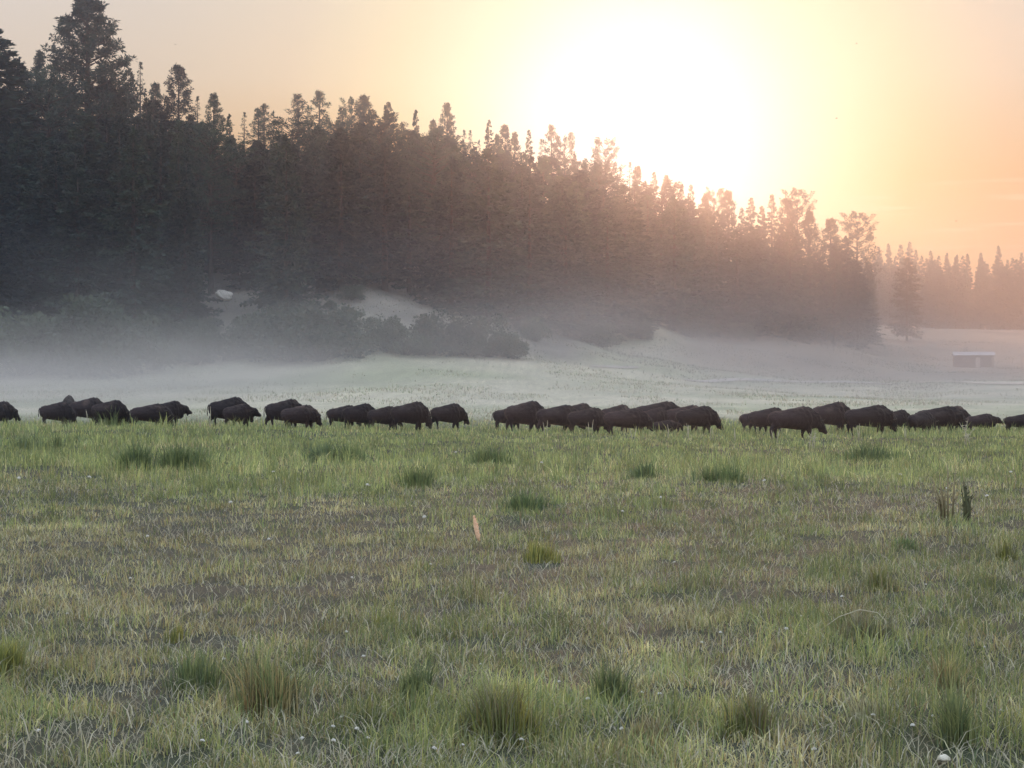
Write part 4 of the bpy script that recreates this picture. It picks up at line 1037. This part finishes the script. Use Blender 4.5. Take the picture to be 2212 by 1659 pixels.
# ------------------------------------------------------------------ haze and low mist
def vol_box(name, lo, hi, dens, col, g, lab):
    pc = box(lo[0], hi[0], lo[1], hi[1], lo[2], hi[2]); me = mesh_pieces(name, [pc], None, False)
    m = bpy.data.materials.new(name+'_air'); m.use_nodes = True; t = NT(m.node_tree)
    v = t.n('ShaderNodeVolumePrincipled'); v.inputs['Color'].default_value = (*col, 1); v.inputs['Density'].default_value = dens; v.inputs['Anisotropy'].default_value = g
    o = t.n('ShaderNodeOutputMaterial'); t.l(v.outputs[0], o.inputs['Volume']); me.materials.append(m)
    ob_ = ob(name, me); tag(ob_, lab, kind='stuff', cat='haze'); return ob_, m, t, v
HZ = vol_box('haze', (-760, -75, -3), (760, 1310, 84), .00036, (.58, .73, 1.0), .89, 'thin smoky evening haze filling the valley')
MS = vol_box('mist', (-140, 106, -2), (160, 330, 24), .01, (1.0, .94, .88), .3, 'low mist and dust lying over the far meadow')
t = MS[2]; geo = t.n('ShaderNodeNewGeometry'); sp = t.n('ShaderNodeSeparateXYZ'); t.l(geo.outputs['Position'], sp.inputs[0])
lvl = t.math('MAXIMUM', t.math('MULTIPLY', t.math('SUBTRACT', sp.outputs[1], 150), .07), 0.0)
hh = t.math('MAXIMUM', t.math('SUBTRACT', sp.outputs[2], lvl), 0.0)
ex = t.math('POWER', 2.718, t.math('MULTIPLY', hh, -1/3.3))
mpn = t.n('ShaderNodeMapping'); mpn.inputs['Scale'].default_value = (.030, .018, .13); t.l(geo.outputs['Position'], mpn.inputs[0])
nz = t.n('ShaderNodeTexNoise'); nz.inputs['Scale'].default_value = 1; nz.inputs['Detail'].default_value = 3; t.l(mpn.outputs[0], nz.inputs['Vector'])
nf = t.math('MULTIPLY', t.math('SUBTRACT', nz.outputs[0], .36, True), 3.6)
edge = t.math('MULTIPLY', t.math('SUBTRACT', sp.outputs[1], 106), 1/30, True)
sidef = t.math('ADD', t.math('MULTIPLY', t.math('SUBTRACT', 1.0, t.math('MULTIPLY', t.math('ADD', sp.outputs[0], 22), 1/80, True), True), 1.6), .26)
t.l(t.math('MULTIPLY', t.math('MULTIPLY', t.math('MULTIPLY', t.math('MULTIPLY', ex, nf), edge), sidef), .021), MS[3].inputs['Density'])
# dust kicked up by the herd, drifting over the right half of the valley
DU = vol_box('dust', (-30, 135, -2.5), (700, 470, 83), .001, (.86, .80, .82), .80, 'warm dust drifting over the right half of the valley')
t = DU[2]; geo = t.n('ShaderNodeNewGeometry'); sp = t.n('ShaderNodeSeparateXYZ'); t.l(geo.outputs['Position'], sp.inputs[0])
fx = t.math('MULTIPLY', t.math('ADD', sp.outputs[0], 14), 1/48, True); fx = t.math('MULTIPLY', fx, fx)
fy = t.math('MULTIPLY', t.math('SUBTRACT', sp.outputs[1], 135), 1/120, True); fy = t.math('MULTIPLY', fy, t.math('MULTIPLY', t.math('SUBTRACT', 470, sp.outputs[1]), 1/90, True))
fz = t.math('POWER', 2.718, t.math('MULTIPLY', t.math('MAXIMUM', sp.outputs[2], 0.0), -1/30))
mpn = t.n('ShaderNodeMapping'); mpn.inputs['Scale'].default_value = (.012, .010, .030); t.l(geo.outputs['Position'], mpn.inputs[0])
nz = t.n('ShaderNodeTexNoise'); nz.inputs['Scale'].default_value = 1; nz.inputs['Detail'].default_value = 2; t.l(mpn.outputs[0], nz.inputs['Vector'])
nf = t.math('MULTIPLY', t.math('SUBTRACT', nz.outputs[0], .2, True), 3.2)
t.l(t.math('MULTIPLY', t.math('MULTIPLY', t.math('MULTIPLY', t.math('MULTIPLY', fx, fy), fz), nf), .0034), DU[3].inputs['Density'])
